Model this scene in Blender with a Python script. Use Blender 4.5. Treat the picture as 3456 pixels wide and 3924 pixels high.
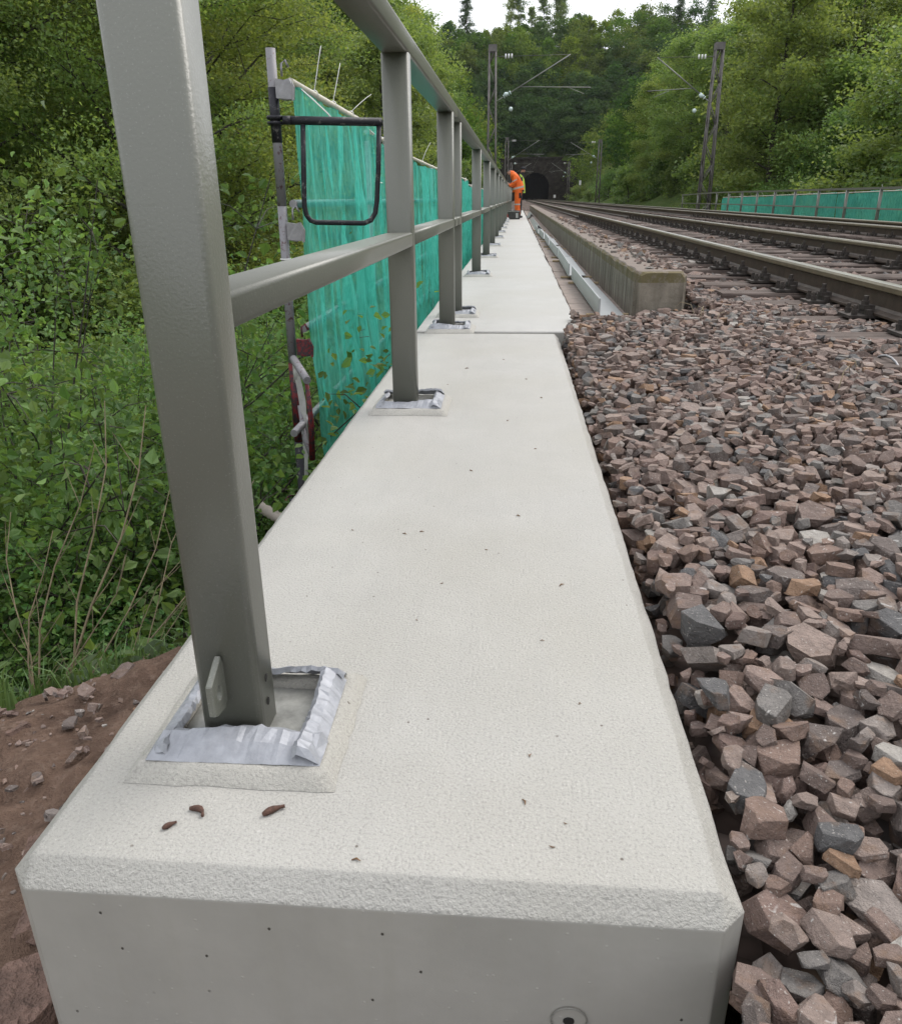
import bpy, bmesh, math, random
import numpy as np
from mathutils import Vector, Matrix

# ------------------------------------------------------------------ camera, sky, sun, exposure
for o in list(bpy.data.objects):
    bpy.data.objects.remove(o, do_unlink=True)
S = bpy.context.scene
C = S.collection
rng = np.random.default_rng(7)
random.seed(7)

cam = bpy.data.cameras.new("camera")
cam.sensor_fit = 'HORIZONTAL'
cam.sensor_width = 36.0
cam.lens = 31.294
cam.clip_start = 0.05
cam.clip_end = 3000
camo = bpy.data.objects.new("camera", cam)
C.objects.link(camo)
_M = ((0.9969, 0.0216, -0.0763), (0.0788, -0.3711, 0.9252), (-0.0083, -0.9283, -0.3717))
camo.matrix_world = Matrix(((_M[0][0], -_M[0][1], -_M[0][2], 0.0),
                            (_M[1][0], -_M[1][1], -_M[1][2], 0.0),
                            (_M[2][0], -_M[2][1], -_M[2][2], 0.65),
                            (0, 0, 0, 1)))
S.camera = camo

SUN_EL, SUN_AZ = math.radians(50), math.radians(48)     # azimuth clockwise from +Y (track direction)
W = bpy.data.worlds.new("World")
S.world = W
W.use_nodes = True
wn = W.node_tree.nodes
wl = W.node_tree.links
wn.clear()
w_out = wn.new('ShaderNodeOutputWorld')
w_bg = wn.new('ShaderNodeBackground')
w_sky = wn.new('ShaderNodeTexSky')
w_sky.sky_type = 'NISHITA'
w_sky.sun_disc = False
w_sky.sun_elevation = SUN_EL
w_sky.sun_rotation = SUN_AZ
w_sky.air_density = 1.0
w_sky.dust_density = 4.0
w_sky.ozone_density = 1.0
w_mix = wn.new('ShaderNodeMix')                     # thin closed cloud cover over the clear sky
w_mix.data_type = 'RGBA'
w_mix.inputs[0].default_value = 0.86
w_mix.inputs[7].default_value = (9.6, 9.75, 10.1, 1)
w_bg.inputs[1].default_value = 0.10
wl.new(w_sky.outputs[0], w_mix.inputs[6])
wl.new(w_mix.outputs[2], w_bg.inputs[0])
wl.new(w_bg.outputs[0], w_out.inputs[0])

sun = bpy.data.lights.new("sun", 'SUN')
sun.energy = 1.4
sun.angle = math.radians(40)
sun.color = (1.0, 0.96, 0.9)
suno = bpy.data.objects.new("sun", sun)
C.objects.link(suno)
sd = Vector((math.sin(SUN_AZ) * math.cos(SUN_EL), math.cos(SUN_AZ) * math.cos(SUN_EL), math.sin(SUN_EL)))
suno.rotation_euler = sd.to_track_quat('Z', 'Y').to_euler()
suno.location = (0, 0, 60)

S.view_settings.view_transform = 'Standard'
S.view_settings.look = 'None'
S.view_settings.gamma = 1.0
S.view_settings.exposure = 0.72
S.view_settings.use_curve_mapping = False
S.render.engine = 'CYCLES'
S.cycles.max_bounces = 8
S.cycles.transparent_max_bounces = 12
S.cycles.transmission_bounces = 6

# ------------------------------------------------------------------ helpers
def tag(o, label=None, cat=None, group=None, kind=None):
    if label: o["label"] = label
    if cat: o["category"] = cat
    if group: o["group"] = group
    if kind: o["kind"] = kind
    return o

def empty(name, loc=(0, 0, 0), rz=0.0):
    o = bpy.data.objects.new(name, None)
    o.empty_display_size = 0.1
    o.location = loc
    o.rotation_euler = (0, 0, rz)
    C.objects.link(o)
    return o

def link(name, me, parent=None, loc=(0, 0, 0)):
    o = bpy.data.objects.new(name, me)
    C.objects.link(o)
    o.location = loc
    if parent is not None:
        o.parent = parent
    return o

def fast_mesh(name, V, F, mats=(), smooth=False, mi=None):
    """V (n,3) array, F (m,k) array of equal-sized faces"""
    V = np.asarray(V, dtype=np.float32)
    F = np.asarray(F, dtype=np.int32)
    me = bpy.data.meshes.new(name)
    me.vertices.add(len(V))
    me.vertices.foreach_set('co', V.ravel())
    m, k = F.shape
    me.loops.add(m * k)
    me.loops.foreach_set('vertex_index', F.ravel())
    me.polygons.add(m)
    me.polygons.foreach_set('loop_start', np.arange(0, m * k, k, dtype=np.int32))
    me.polygons.foreach_set('loop_total', np.full(m, k, dtype=np.int32))
    me.polygons.foreach_set('use_smooth', np.full(m, bool(smooth)))
    if mi is not None:
        me.polygons.foreach_set('material_index', np.asarray(mi, dtype=np.int32))
    for t in mats:
        me.materials.append(t)
    me.update(calc_edges=True)
    me.validate()
    return me

class MB:
    """collects simple shapes into one mesh"""
    def __init__(self):
        self.v, self.f, self.m, self.s = [], [], [], []

    def add(self, vs, fs, mi=0, smooth=False):
        b = len(self.v)
        self.v += [tuple(p) for p in vs]
        for q in fs:
            self.f.append(tuple(i + b for i in q))
            self.m.append(mi)
            self.s.append(smooth)

    def box(self, x0, x1, y0, y1, z0, z1, mi=0):
        vs = [(x0, y0, z0), (x1, y0, z0), (x1, y1, z0), (x0, y1, z0), (x0, y0, z1), (x1, y0, z1), (x1, y1, z1), (x0, y1, z1)]
        self.add(vs, [(0, 3, 2, 1), (4, 5, 6, 7), (0, 1, 5, 4), (1, 2, 6, 5), (2, 3, 7, 6), (3, 0, 4, 7)], mi)

    def rbox_z(self, x0, x1, y0, y1, z0, z1, r, mi=0, n=3):
        """upright box with rounded vertical edges"""
        pts = []
        for cx, cy, a0 in ((x1 - r, y1 - r, 0), (x0 + r, y1 - r, 90), (x0 + r, y0 + r, 180), (x1 - r, y0 + r, 270)):
            for k in range(n + 1):
                a = math.radians(a0 + 90 * k / n)
                pts.append((cx + r * math.cos(a), cy + r * math.sin(a)))
        self.prism([(p[0], p[1], z0) for p in pts], (0, 0, z1 - z0), mi, True)

    def prism(self, poly, d, mi=0, smooth=False):
        n = len(poly)
        vs = [tuple(p) for p in poly] + [(p[0] + d[0], p[1] + d[1], p[2] + d[2]) for p in poly]
        side = [(i, (i + 1) % n, n + (i + 1) % n, n + i) for i in range(n)]
        self.add(vs, side, mi, smooth)
        b = len(self.v) - 2 * n
        self.f.append(tuple(b + i for i in reversed(range(n)))); self.m.append(mi); self.s.append(False)
        self.f.append(tuple(b + n + i for i in range(n))); self.m.append(mi); self.s.append(False)

    def tube(self, pts, r, seg=8, mi=0, cap=True, closed=False):
        pts = [Vector(p) for p in pts]
        n = len(pts)
        rs = r if isinstance(r, (list, tuple, np.ndarray)) else [r] * n
        vs = []
        up = None
        for i, p in enumerate(pts):
            if closed:
                t = (pts[(i + 1) % n] - pts[i - 1]).normalized()
            else:
                t = (pts[min(i + 1, n - 1)] - pts[max(i - 1, 0)]).normalized()
            if up is None:
                up = Vector((0, 0, 1)) if abs(t.z) < 0.9 else Vector((1, 0, 0))
            a = t.cross(up)
            if a.length < 1e-6:
                a = t.orthogonal()
            a.normalize()
            b = a.cross(t).normalized()
            up = b
            for k in range(seg):
                th = 2 * math.pi * k / seg
                vs.append(p + (a * math.cos(th) + b * math.sin(th)) * rs[i])
        fs = []
        m = n if closed else n - 1
        for i in range(m):
            j = (i + 1) % n
            for k in range(seg):
                l = (k + 1) % seg
                fs.append((i * seg + k, i * seg + l, j * seg + l, j * seg + k))
        self.add(vs, fs, mi, True)
        if cap and not closed:
            b = len(self.v) - len(vs)
            self.f.append(tuple(b + k for k in reversed(range(seg)))); self.m.append(mi); self.s.append(False)
            self.f.append(tuple(b + (n - 1) * seg + k for k in range(seg))); self.m.append(mi); self.s.append(False)

    def build(self, name, mats, parent=None, loc=(0, 0, 0), bevel=0.0, seg=2):
        me = bpy.data.meshes.new(name)
        me.from_pydata(self.v, [], self.f)
        for t in (mats if isinstance(mats, (list, tuple)) else [mats]):
            me.materials.append(t)
        me.polygons.foreach_set('material_index', self.m)
        me.polygons.foreach_set('use_smooth', self.s)
        me.update()
        if bevel > 0:
            bm = bmesh.new(); bm.from_mesh(me)
            bmesh.ops.recalc_face_normals(bm, faces=bm.faces)
            es = [e for e in bm.edges if len(e.link_faces) == 2 and e.calc_face_angle(0) > 0.6]
            bmesh.ops.bevel(bm, geom=es, offset=bevel, segments=seg, profile=0.6, affect='EDGES')
            bm.to_mesh(me); bm.free()
        else:
            bm = bmesh.new(); bm.from_mesh(me)
            bmesh.ops.recalc_face_normals(bm, faces=bm.faces)
            bm.to_mesh(me); bm.free()
        return link(name, me, parent, loc)

def copy_tree(o, parent=None):
    c = o.copy()
    C.objects.link(c)
    if parent is not None:
        c.parent = parent
    for ch in o.children:
        copy_tree(ch, c)
    return c

def vnoise(x, y, seed=0):
    """cheap smooth value noise for terrain shapes"""
    x = np.asarray(x, float); y = np.asarray(y, float)
    xi = np.floor(x).astype(int); yi = np.floor(y).astype(int)
    fx = x - xi; fy = y - yi
    fx = fx * fx * (3 - 2 * fx); fy = fy * fy * (3 - 2 * fy)
    def h(a, b):
        n = (a * 374761393 + b * 668265263 + seed * 1442695041) & 0xFFFFFFFF
        n = ((n ^ (n >> 13)) * 1274126177) & 0xFFFFFFFF
        return ((n ^ (n >> 16)) & 0xFFFF) / 65535.0 * 2 - 1
    return (h(xi, yi) * (1 - fx) + h(xi + 1, yi) * fx) * (1 - fy) + (h(xi, yi + 1) * (1 - fx) + h(xi + 1, yi + 1) * fx) * fy

# ------------------------------------------------------------------ materials
class NT:
    def __init__(self, name):
        self.mat = bpy.data.materials.new(name)
        self.mat.use_nodes = True
        self.t = self.mat.node_tree
        self.n = self.t.nodes
        self.n.clear()
        self.out = self.n.new('ShaderNodeOutputMaterial')

    def new(self, kind, **kw):
        nd = self.n.new(kind)
        for k, v in kw.items():
            if k.startswith('i_'):
                key = k[2:]
                key = int(key) if key.isdigit() else key
                nd.inputs[key].default_value = v
            else:
                setattr(nd, k, v)
        return nd

    def l(self, a, b):
        self.t.links.new(a, b)

    def coord(self, kind='Object'):
        return self.new('ShaderNodeTexCoord').outputs[kind]

    def noise(self, vec, scale, detail=3, rough=0.5, dist=0.0):
        nd = self.new('ShaderNodeTexNoise')
        nd.inputs['Scale'].default_value = scale
        nd.inputs['Detail'].default_value = detail
        nd.inputs['Roughness'].default_value = rough
        nd.inputs['Distortion'].default_value = dist
        self.l(vec, nd.inputs['Vector'])
        return nd.outputs[0]

    def ramp(self, fac, stops, interp='LINEAR'):
        nd = self.new('ShaderNodeValToRGB')
        cr = nd.color_ramp
        cr.interpolation = interp
        while len(cr.elements) < len(stops):
            cr.elements.new(0.5)
        for e, (p, c) in zip(cr.elements, stops):
            e.position = p
            e.color = (c[0], c[1], c[2], 1) if isinstance(c, (tuple, list)) else (c, c, c, 1)
        self.l(fac, nd.inputs[0])
        return nd.outputs[0]

    def mix(self, fac, a, b, blend='MIX'):
        nd = self.new('ShaderNodeMix', data_type='RGBA', blend_type=blend)
        for v, i in ((fac, 0), (a, 6), (b, 7)):
            if isinstance(v, (int, float)):
                nd.inputs[i].default_value = v
            elif isinstance(v, tuple):
                nd.inputs[i].default_value = (v[0], v[1], v[2], 1)
            else:
                self.l(v, nd.inputs[i])
        return nd.outputs[2]

    def math(self, op, a, b=0.0):
        nd = self.new('ShaderNodeMath', operation=op)
        for v, i in ((a, 0), (b, 1)):
            if isinstance(v, (int, float)):
                nd.inputs[i].default_value = v
            else:
                self.l(v, nd.inputs[i])
        return nd.outputs[0]

    def bump(self, h, strength=0.3, dist=0.01, normal=None):
        nd = self.new('ShaderNodeBump')
        nd.inputs['Strength'].default_value = strength
        nd.inputs['Distance'].default_value = dist
        self.l(h, nd.inputs['Height'])
        if normal is not None:
            self.l(normal, nd.inputs['Normal'])
        return nd.outputs[0]

    def bevel(self, radius, normal=None, samples=4):
        nd = self.new('ShaderNodeBevel'); nd.samples = samples
        nd.inputs['Radius'].default_value = radius
        if normal is not None: self.l(normal, nd.inputs['Normal'])
        return nd.outputs[0]

    def planar(self, vec, a, b):
        sp = self.new('ShaderNodeSeparateXYZ'); self.l(vec, sp.inputs[0])
        cb = self.new('ShaderNodeCombineXYZ'); self.l(sp.outputs[a], cb.inputs[0]); self.l(sp.outputs[b], cb.inputs[1])
        return cb.outputs[0]

    def mapping(self, vec, scale=(1, 1, 1), rot=(0, 0, 0)):
        nd = self.new('ShaderNodeMapping')
        nd.inputs['Scale'].default_value = scale
        nd.inputs['Rotation'].default_value = rot
        self.l(vec, nd.inputs[0])
        return nd.outputs[0]

    def principled(self, color, rough=0.6, metal=0.0, normal=None, spec=0.5):
        p = self.new('ShaderNodeBsdfPrincipled')
        if isinstance(color, tuple):
            p.inputs['Base Color'].default_value = (color[0], color[1], color[2], 1)
        else:
            self.l(color, p.inputs['Base Color'])
        if isinstance(rough, (int, float)):
            p.inputs['Roughness'].default_value = rough
        else:
            self.l(rough, p.inputs['Roughness'])
        p.inputs['Metallic'].default_value = metal
        p.inputs['Specular IOR Level'].default_value = spec
        if normal is not None:
            self.l(normal, p.inputs['Normal'])
        self.l(p.outputs[0], self.out.inputs[0])
        return p

MAT = {}

def m_coat(name, base, grit, rough):
    t = NT(name); co = t.coord()
    n1 = t.noise(co, 6.0, 4, 0.6)
    n2 = t.noise(co, 260.0, 3, 0.65)
    n3 = t.noise(co, 1.3, 3, 0.5)
    c = t.mix(t.ramp(n1, [(0.3, 0.0), (0.75, 1.0)]), tuple(b * 0.94 for b in base), tuple(min(1, b * 1.04) for b in base))
    c = t.mix(t.ramp(n3, [(0.42, 0.0), (0.62, 0.6)]), c, tuple(b * v for b, v in zip(base, (0.91, 0.895, 0.85))))
    roll = t.noise(t.mapping(co, (9, 1.1, 1)), 3.0, 4, 0.6)
    c = t.mix(t.ramp(roll, [(0.5, 0.0), (0.72, 0.4)]), c, tuple(b * 0.90 for b in base))
    speck = t.ramp(n2, [(0.36, 1.0), (0.47, 0.0)])
    c = t.mix(t.math('MULTIPLY', speck, 0.55 * grit), c, tuple(b * 0.55 for b in base))
    pale_speck = t.ramp(n2, [(0.60, 0.0), (0.68, 1.0)])  # paler grains where the fine noise is high
    c = t.mix(t.math('MULTIPLY', pale_speck, 0.6 * grit), c, tuple(min(.8, b * 1.45) for b in base))
    vo = t.new('ShaderNodeTexVoronoi', voronoi_dimensions='2D'); vo.inputs['Scale'].default_value = 9.0
    t.l(co, vo.inputs['Vector'])
    dirt = t.ramp(vo.outputs['Distance'], [(0.0, 1.0), (0.012, 1.0), (0.02, 0.0)])
    rsel = t.ramp(vo.outputs['Color'], [(0.55, 0.0), (0.6, 1.0)])
    c = t.mix(t.math('MULTIPLY', t.math('MULTIPLY', dirt, rsel), 0.75), c, (0.07, 0.05, 0.035))
    b0 = t.bevel(0.011)
    b1 = t.bump(n2, 1.0 * grit, 0.0040, b0)
    b2 = t.bump(t.noise(co, 22, 3), 0.10, 0.02, b1)
    t.principled(c, rough, 0, b2, 0.4)
    return t.mat

MAT['coat'] = m_coat('gritty coating', (0.402, 0.392, 0.368), 0.75, 0.5)
MAT['coat_far'] = m_coat('gritty coating worn', (0.415, 0.406, 0.388), 0.45, 0.55)

def m_face():
    t = NT('painted concrete face'); co = t.coord()
    base = (0.372, 0.362, 0.335)
    n1 = t.noise(co, 9.0, 4, 0.6)
    st = t.noise(t.mapping(co, (14, 1, 1.2)), 3.0, 3, 0.6)
    c = t.mix(t.ramp(n1, [(0.3, 0.0), (0.8, 1.0)]), tuple(b * 0.90 for b in base), tuple(b * 1.06 for b in base))
    c = t.mix(t.ramp(st, [(0.5, 0.0), (0.8, 0.3)]), c, (0.32, 0.31, 0.27))
    pl = t.planar(co, 0, 2)
    vo = t.new('ShaderNodeTexVoronoi', voronoi_dimensions='2D'); vo.inputs['Scale'].default_value = 26.0
    t.l(t.mapping(pl, (1, .75, 1)), vo.inputs['Vector'])
    hole = t.ramp(vo.outputs['Distance'], [(0.0, 1.0), (0.028, 1.0), (0.05, 0.0)])
    sel = t.ramp(vo.outputs['Color'], [(0.76, 0.0), (0.79, 1.0)])
    pit = t.math('MULTIPLY', hole, sel)
    c = t.mix(t.math('MULTIPLY', pit, 0.9), c, (0.03, 0.028, 0.022))
    v2 = t.new('ShaderNodeTexVoronoi', voronoi_dimensions='2D'); v2.inputs['Scale'].default_value = 75.0
    t.l(pl, v2.inputs['Vector'])
    blob = t.ramp(v2.outputs['Distance'], [(0.0, 1.0), (0.16, 0.0)])
    sel2 = t.ramp(v2.outputs['Color'], [(0.80, 0.0), (0.84, 1.0)])
    bl = t.math('MULTIPLY', blob, sel2)
    c = t.mix(t.math('MULTIPLY', bl, 0.35), c, (0.62, 0.61, 0.56))
    h = t.math('SUBTRACT', t.math('MULTIPLY', bl, .5), t.math('MULTIPLY', pit, 2.0))
    nb = t.bump(h, 0.4, 0.002, t.bump(t.noise(co, 60, 3), 0.08, 0.006, t.bevel(0.006)))
    t.principled(c, 0.5, 0, nb, 0.45)
    return t.mat
MAT['face'] = m_face()

def m_simple(name, base, var=0.15, scale=20, rough=0.6, metal=0.0, bscale=80, bstr=0.2, bdist=0.003, spec=0.5, kind='Object'):
    t = NT(name); co = t.coord(kind)
    n1 = t.noise(co, scale, 4, 0.6)
    c = t.mix(t.ramp(n1, [(0.3, 0.0), (0.7, 1.0)]), tuple(b * (1 - var) for b in base), tuple(min(1, b * (1 + var)) for b in base))
    nb = t.bump(t.noise(co, bscale, 3, 0.6), bstr, bdist)
    t.principled(c, rough, metal, nb, spec)
    return t.mat

MAT['tan'] = m_simple('bare sand coloured concrete', (0.36, 0.28, 0.19), 0.25, 30, 0.85, 0, 200, 0.4)
MAT['mortar'] = m_coat('mortar pad coating', (0.398, 0.385, 0.355), 0.75, 0.5)

def m_railpaint():
    t = NT('green grey micaceous paint'); co = t.coord()
    n = t.noise(co, 420, 2, 0.6)
    n2 = t.noise(co, 3.0, 3)
    base = t.mix(n2, (0.150, 0.154, 0.132), (0.170, 0.174, 0.150))
    c = t.mix(t.ramp(n, [(0.62, 0.0), (0.72, 1.0)]), base, (0.24, 0.24, 0.22))
    nb = t.bump(t.noise(co, 260, 2, 0.5), 0.15, 0.003)
    t.principled(c, 0.33, 0.0, nb, 0.6)
    return t.mat
MAT['paint'] = m_railpaint()
MAT['tape'] = m_simple('silver fabric tape', (0.30, 0.31, 0.34), 0.15, 60, 0.5, 0.2, 160, 0.35, 0.002)
MAT['plate'] = m_simple('base plate steel', (0.27, 0.27, 0.25), 0.35, 30, 0.5, 0.3)
MAT['dark'] = m_simple('painted hole shade', (0.015, 0.014, 0.013), 0.2, 20, 0.9)  # near-black colour painting the shade inside small holes
MAT['alu'] = m_simple('grey primed angle steel', (0.33, 0.345, 0.345), 0.06, 8, 0.42, 0.35, 120, 0.05)

def m_wood(name, c0, c1, sc=(1.2, 30, 30)):
    t = NT(name); co = t.coord()
    g = t.noise(t.mapping(co, sc), 2.2, 5, 0.7, 0.5)
    n = t.noise(co, 5, 3)
    c = t.mix(t.ramp(g, [(0.35, 0.0), (0.68, 1.0)]), c0, c1)
    c = t.mix(t.ramp(n, [(0.4, 0.0), (0.7, 0.6)]), c, tuple(v * 0.7 for v in c0))
    t.principled(c, 0.85, 0, t.bump(g, 0.9, 0.012), 0.25)
    return t.mat
MAT['sleeper'] = m_wood('weathered sleeper wood', (0.050, 0.036, 0.031), (0.205, 0.165, 0.145))
MAT['packer'] = m_wood('raw timber', (0.33, 0.24, 0.14), (0.5, 0.4, 0.26))

def m_rail():
    t = NT('rusty rail steel'); co = t.coord()
    n = t.noise(co, 14, 4, 0.7)
    c = t.mix(t.ramp(n, [(0.3, 0.0), (0.75, 1.0)]), (0.045, 0.034, 0.027), (0.10, 0.075, 0.058))
    t.principled(c, 0.55, 0.25, t.bump(t.noise(co, 90, 3), 0.25, 0.003), 0.45)
    return t.mat
MAT['rail'] = m_rail()
MAT['railhead'] = m_simple('worn rail head side', (0.17, 0.145, 0.095), 0.2, 9, 0.42, 0.35, 70, 0.1)
MAT['railtop'] = m_simple('polished running surface', (0.42, 0.41, 0.38), 0.1, 6, 0.28, 0.8, 60, 0.03)
MAT['fast'] = m_simple('dark rail fastening', (0.05, 0.042, 0.037), 0.5, 30, 0.7, 0.3)

def m_parapet():
    t = NT('old mossy concrete'); co = t.coord()
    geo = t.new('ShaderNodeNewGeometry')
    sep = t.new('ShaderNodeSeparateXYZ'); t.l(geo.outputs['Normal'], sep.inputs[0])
    pos = t.new('ShaderNodeSeparateXYZ'); t.l(co, pos.inputs[0])
    n = t.noise(co, 7, 5, 0.65); n2 = t.noise(co, 40, 4, 0.7)
    st = t.noise(t.mapping(co, (3, 9, 0.7)), 2.0, 4, 0.6)
    c = t.mix(t.ramp(n, [(0.3, 0.0), (0.7, 1.0)]), (0.19, 0.165, 0.135), (0.29, 0.26, 0.215))
    c = t.mix(t.ramp(st, [(0.40, 0.0), (0.62, 0.85)]), c, (0.095, 0.082, 0.066))
    pit = t.ramp(n2, [(0.33, 1.0), (0.4, 0.0)])
    c = t.mix(t.math('MULTIPLY', pit, 0.5), c, (0.05, 0.042, 0.035))
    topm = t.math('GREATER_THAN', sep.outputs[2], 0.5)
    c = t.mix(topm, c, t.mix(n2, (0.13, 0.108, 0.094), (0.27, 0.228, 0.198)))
    hi = t.ramp(pos.outputs[2], [(0.70, 0.0), (0.85, 1.0)])
    moss = t.ramp(t.noise(co, 9, 5, 0.75), [(0.40, 0.0), (0.52, 1.0)])
    edge = t.new('ShaderNodeMath', operation='COMPARE'); edge.inputs[1].default_value = 0.228; edge.inputs[2].default_value = 0.030
    t.l(pos.outputs[2], edge.inputs[0])
    c = t.mix(t.math('MULTIPLY', t.math('MULTIPLY', moss, edge.outputs[0]), 0.75), c, (0.115, 0.095, 0.035))
    t.principled(c, 0.9, 0, t.bump(n2, 0.5, 0.012, t.bump(n, 0.3, 0.03)), 0.2)
    return t.mat
MAT['parapet'] = m_parapet()
MAT['paver'] = m_simple('reddish stone paver', (0.235, 0.19, 0.165), 0.28, 9, 0.85, 0, 60, 0.5, 0.008)

def stone_color(t, rnd, co):
    c = t.ramp(rnd, [(0.0, (0.118, 0.090, 0.082)), (0.11, (0.160, 0.122, 0.110)), (0.22, (0.195, 0.155, 0.140)), (0.31, (0.138, 0.100, 0.090)),
                     (0.40, (0.102, 0.086, 0.082)), (0.50, (0.178, 0.158, 0.150)), (0.58, (0.082, 0.082, 0.086)), (0.64, (0.125, 0.119, 0.117)),
                     (0.72, (0.150, 0.108, 0.093)), (0.81, (0.168, 0.134, 0.122)), (0.88, (0.195, 0.128, 0.088)), (0.915, (0.185, 0.142, 0.128)),
                     (0.965, (0.23, 0.22, 0.21))], 'CONSTANT')
    n = t.noise(co, 48, 5, 0.7)
    c = t.mix(t.ramp(n, [(0.25, 0.0), (0.75, 1.0)]), t.mix(1.0, c, (0.92, 0.90, 0.87), 'MULTIPLY'), t.mix(1.0, c, (1.75, 1.70, 1.62), 'MULTIPLY'))
    sp = t.noise(co, 230, 2, 0.5)
    c = t.mix(t.ramp(sp, [(0.64, 0.0), (0.72, 0.6)]), c, (0.46, 0.43, 0.40))
    rust = t.noise(co, 22, 3, 0.6)
    c = t.mix(t.ramp(rust, [(0.55, 0.0), (0.70, 0.55)]), c, (0.20, 0.125, 0.080))
    vein = t.noise(co, 30, 2, 0.5, 1.5)
    c = t.mix(t.ramp(vein, [(0.70, 0.0), (0.74, 0.7)]), c, (0.5, 0.48, 0.46))
    return c

def m_stone(name, single):
    t = NT(name)
    co = t.coord('Object')
    if single:
        rnd = t.new('ShaderNodeObjectInfo').outputs['Random']
        off = t.new('ShaderNodeVectorMath', operation='ADD'); t.l(co, off.inputs[0]); t.l(t.math('MULTIPLY', rnd, 37.0), off.inputs[1])
        co = off.outputs[0]
        co = t.mapping(co, (.032, .032, .032))
    else:
        rnd = t.new('ShaderNodeNewGeometry').outputs['Random Per Island']
    c = stone_color(t, rnd, co)
    nb = t.bump(t.noise(co, 330, 4, 0.7), 0.55, 0.0022, t.bump(t.noise(co, 70, 4, 0.75), 0.7, 0.013, t.bevel(0.0035, None, 3) if single else None))
    t.principled(c, 0.82, 0, nb, 0.3)
    return t.mat
MAT['stone1'] = m_stone('ballast stone', True)
MAT['stoneN'] = m_stone('ballast stones', False)

def m_gravelbed():
    t = NT('ballast fines'); co = t.coord()
    vo = t.new('ShaderNodeTexVoronoi'); vo.inputs['Scale'].default_value = 24.0
    t.l(co, vo.inputs['Vector'])
    sep = t.new('ShaderNodeSeparateColor'); t.l(vo.outputs['Color'], sep.inputs[0])
    c = t.ramp(sep.outputs[0], [(0, (0.10, 0.072, 0.062)), (0.35, (0.17, 0.125, 0.108)), (0.6, (0.22, 0.17, 0.15)), (0.8, (0.14, 0.125, 0.12)), (0.92, (0.25, 0.18, 0.13))], 'CONSTANT')
    c = t.mix(t.ramp(vo.outputs['Distance'], [(0.25, 0.0), (0.6, 0.7)]), c, (0.05, 0.038, 0.033))
    nb = t.bump(vo.outputs['Distance'], 0.9, 0.03)
    t.principled(c, 0.9, 0, nb, 0.2)
    return t.mat
MAT['bed'] = m_gravelbed()

def m_soil():
    t = NT('red brown soil'); co = t.coord()
    n = t.noise(co, 8, 6, 0.7); n2 = t.noise(co, 45, 5, 0.75)
    c = t.mix(t.ramp(n, [(0.3, 0.0), (0.7, 1.0)]), (0.078, 0.050, 0.038), (0.205, 0.135, 0.100))
    c = t.mix(t.ramp(n2, [(0.5, 0.0), (0.75, 0.7)]), c, (0.26, 0.19, 0.15))
    t.principled(c, 0.95, 0, t.bump(n2, 0.9, 0.02, t.bump(n, 0.6, 0.05)), 0.15)
    return t.mat
MAT['soil'] = m_soil()

def m_ground():
    t = NT('woodland floor'); co = t.coord()
    n = t.noise(co, 0.35, 5, 0.6); n2 = t.noise(co, 4.0, 5, 0.7)
    c = t.mix(t.ramp(n, [(0.35, 0.0), (0.65, 1.0)]), (0.055, 0.095, 0.022), (0.085, 0.12, 0.03))
    c = t.mix(t.ramp(n2, [(0.45, 0.0), (0.7, 0.7)]), c, (0.045, 0.05, 0.022))
    t.principled(c, 0.95, 0, t.bump(n2, 0.8, 0.2), 0.1)
    return t.mat
MAT['ground'] = m_ground()
MAT['soilrock'] = m_simple('soil covered rock', (0.15, 0.095, 0.075), 0.45, 30, 0.95, 0, 60, 0.9, 0.02)

def m_leaf(name, c0, c1, transl=0.5, hue=0.0, objvar=True):
    t = NT(name)
    isl = t.new('ShaderNodeNewGeometry').outputs['Random Per Island']
    c = t.mix(isl, c0, c1)
    hs = t.new('ShaderNodeHueSaturation')
    if objvar:
        r = t.new('ShaderNodeObjectInfo').outputs['Random']
        t.l(t.math('ADD', t.math('MULTIPLY', r, 0.05), 0.475), hs.inputs['Hue'])
        t.l(t.math('ADD', t.math('MULTIPLY', t.math('FRACT', t.math('MULTIPLY', r, 7.3)), 0.55), 0.72), hs.inputs['Value'])
    hs.inputs['Saturation'].default_value = 0.88
    t.l(c, hs.inputs['Color'])
    d = t.new('ShaderNodeBsdfPrincipled'); d.inputs['Roughness'].default_value = 0.5
    d.inputs['Specular IOR Level'].default_value = 0.3
    t.l(hs.outputs[0], d.inputs['Base Color'])
    tr = t.new('ShaderNodeBsdfTranslucent')
    t.l(t.mix(1.0, hs.outputs[0], (1.45, 1.35, 0.8), 'MULTIPLY'), tr.inputs[0])
    mx = t.new('ShaderNodeMixShader'); mx.inputs[0].default_value = transl
    t.l(d.outputs[0], mx.inputs[1]); t.l(tr.outputs[0], mx.inputs[2])
    t.l(mx.outputs[0], t.out.inputs[0])
    return t.mat
MAT['leaf_yellow'] = m_leaf('yellow green leaves', (0.135, 0.210, 0.032), (0.270, 0.350, 0.070))
MAT['leaf_mid'] = m_leaf('mid green leaves', (0.090, 0.165, 0.034), (0.190, 0.280, 0.062))
MAT['leaf_dark'] = m_leaf('dark green leaves', (0.038, 0.080, 0.026), (0.085, 0.140, 0.042))
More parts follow.
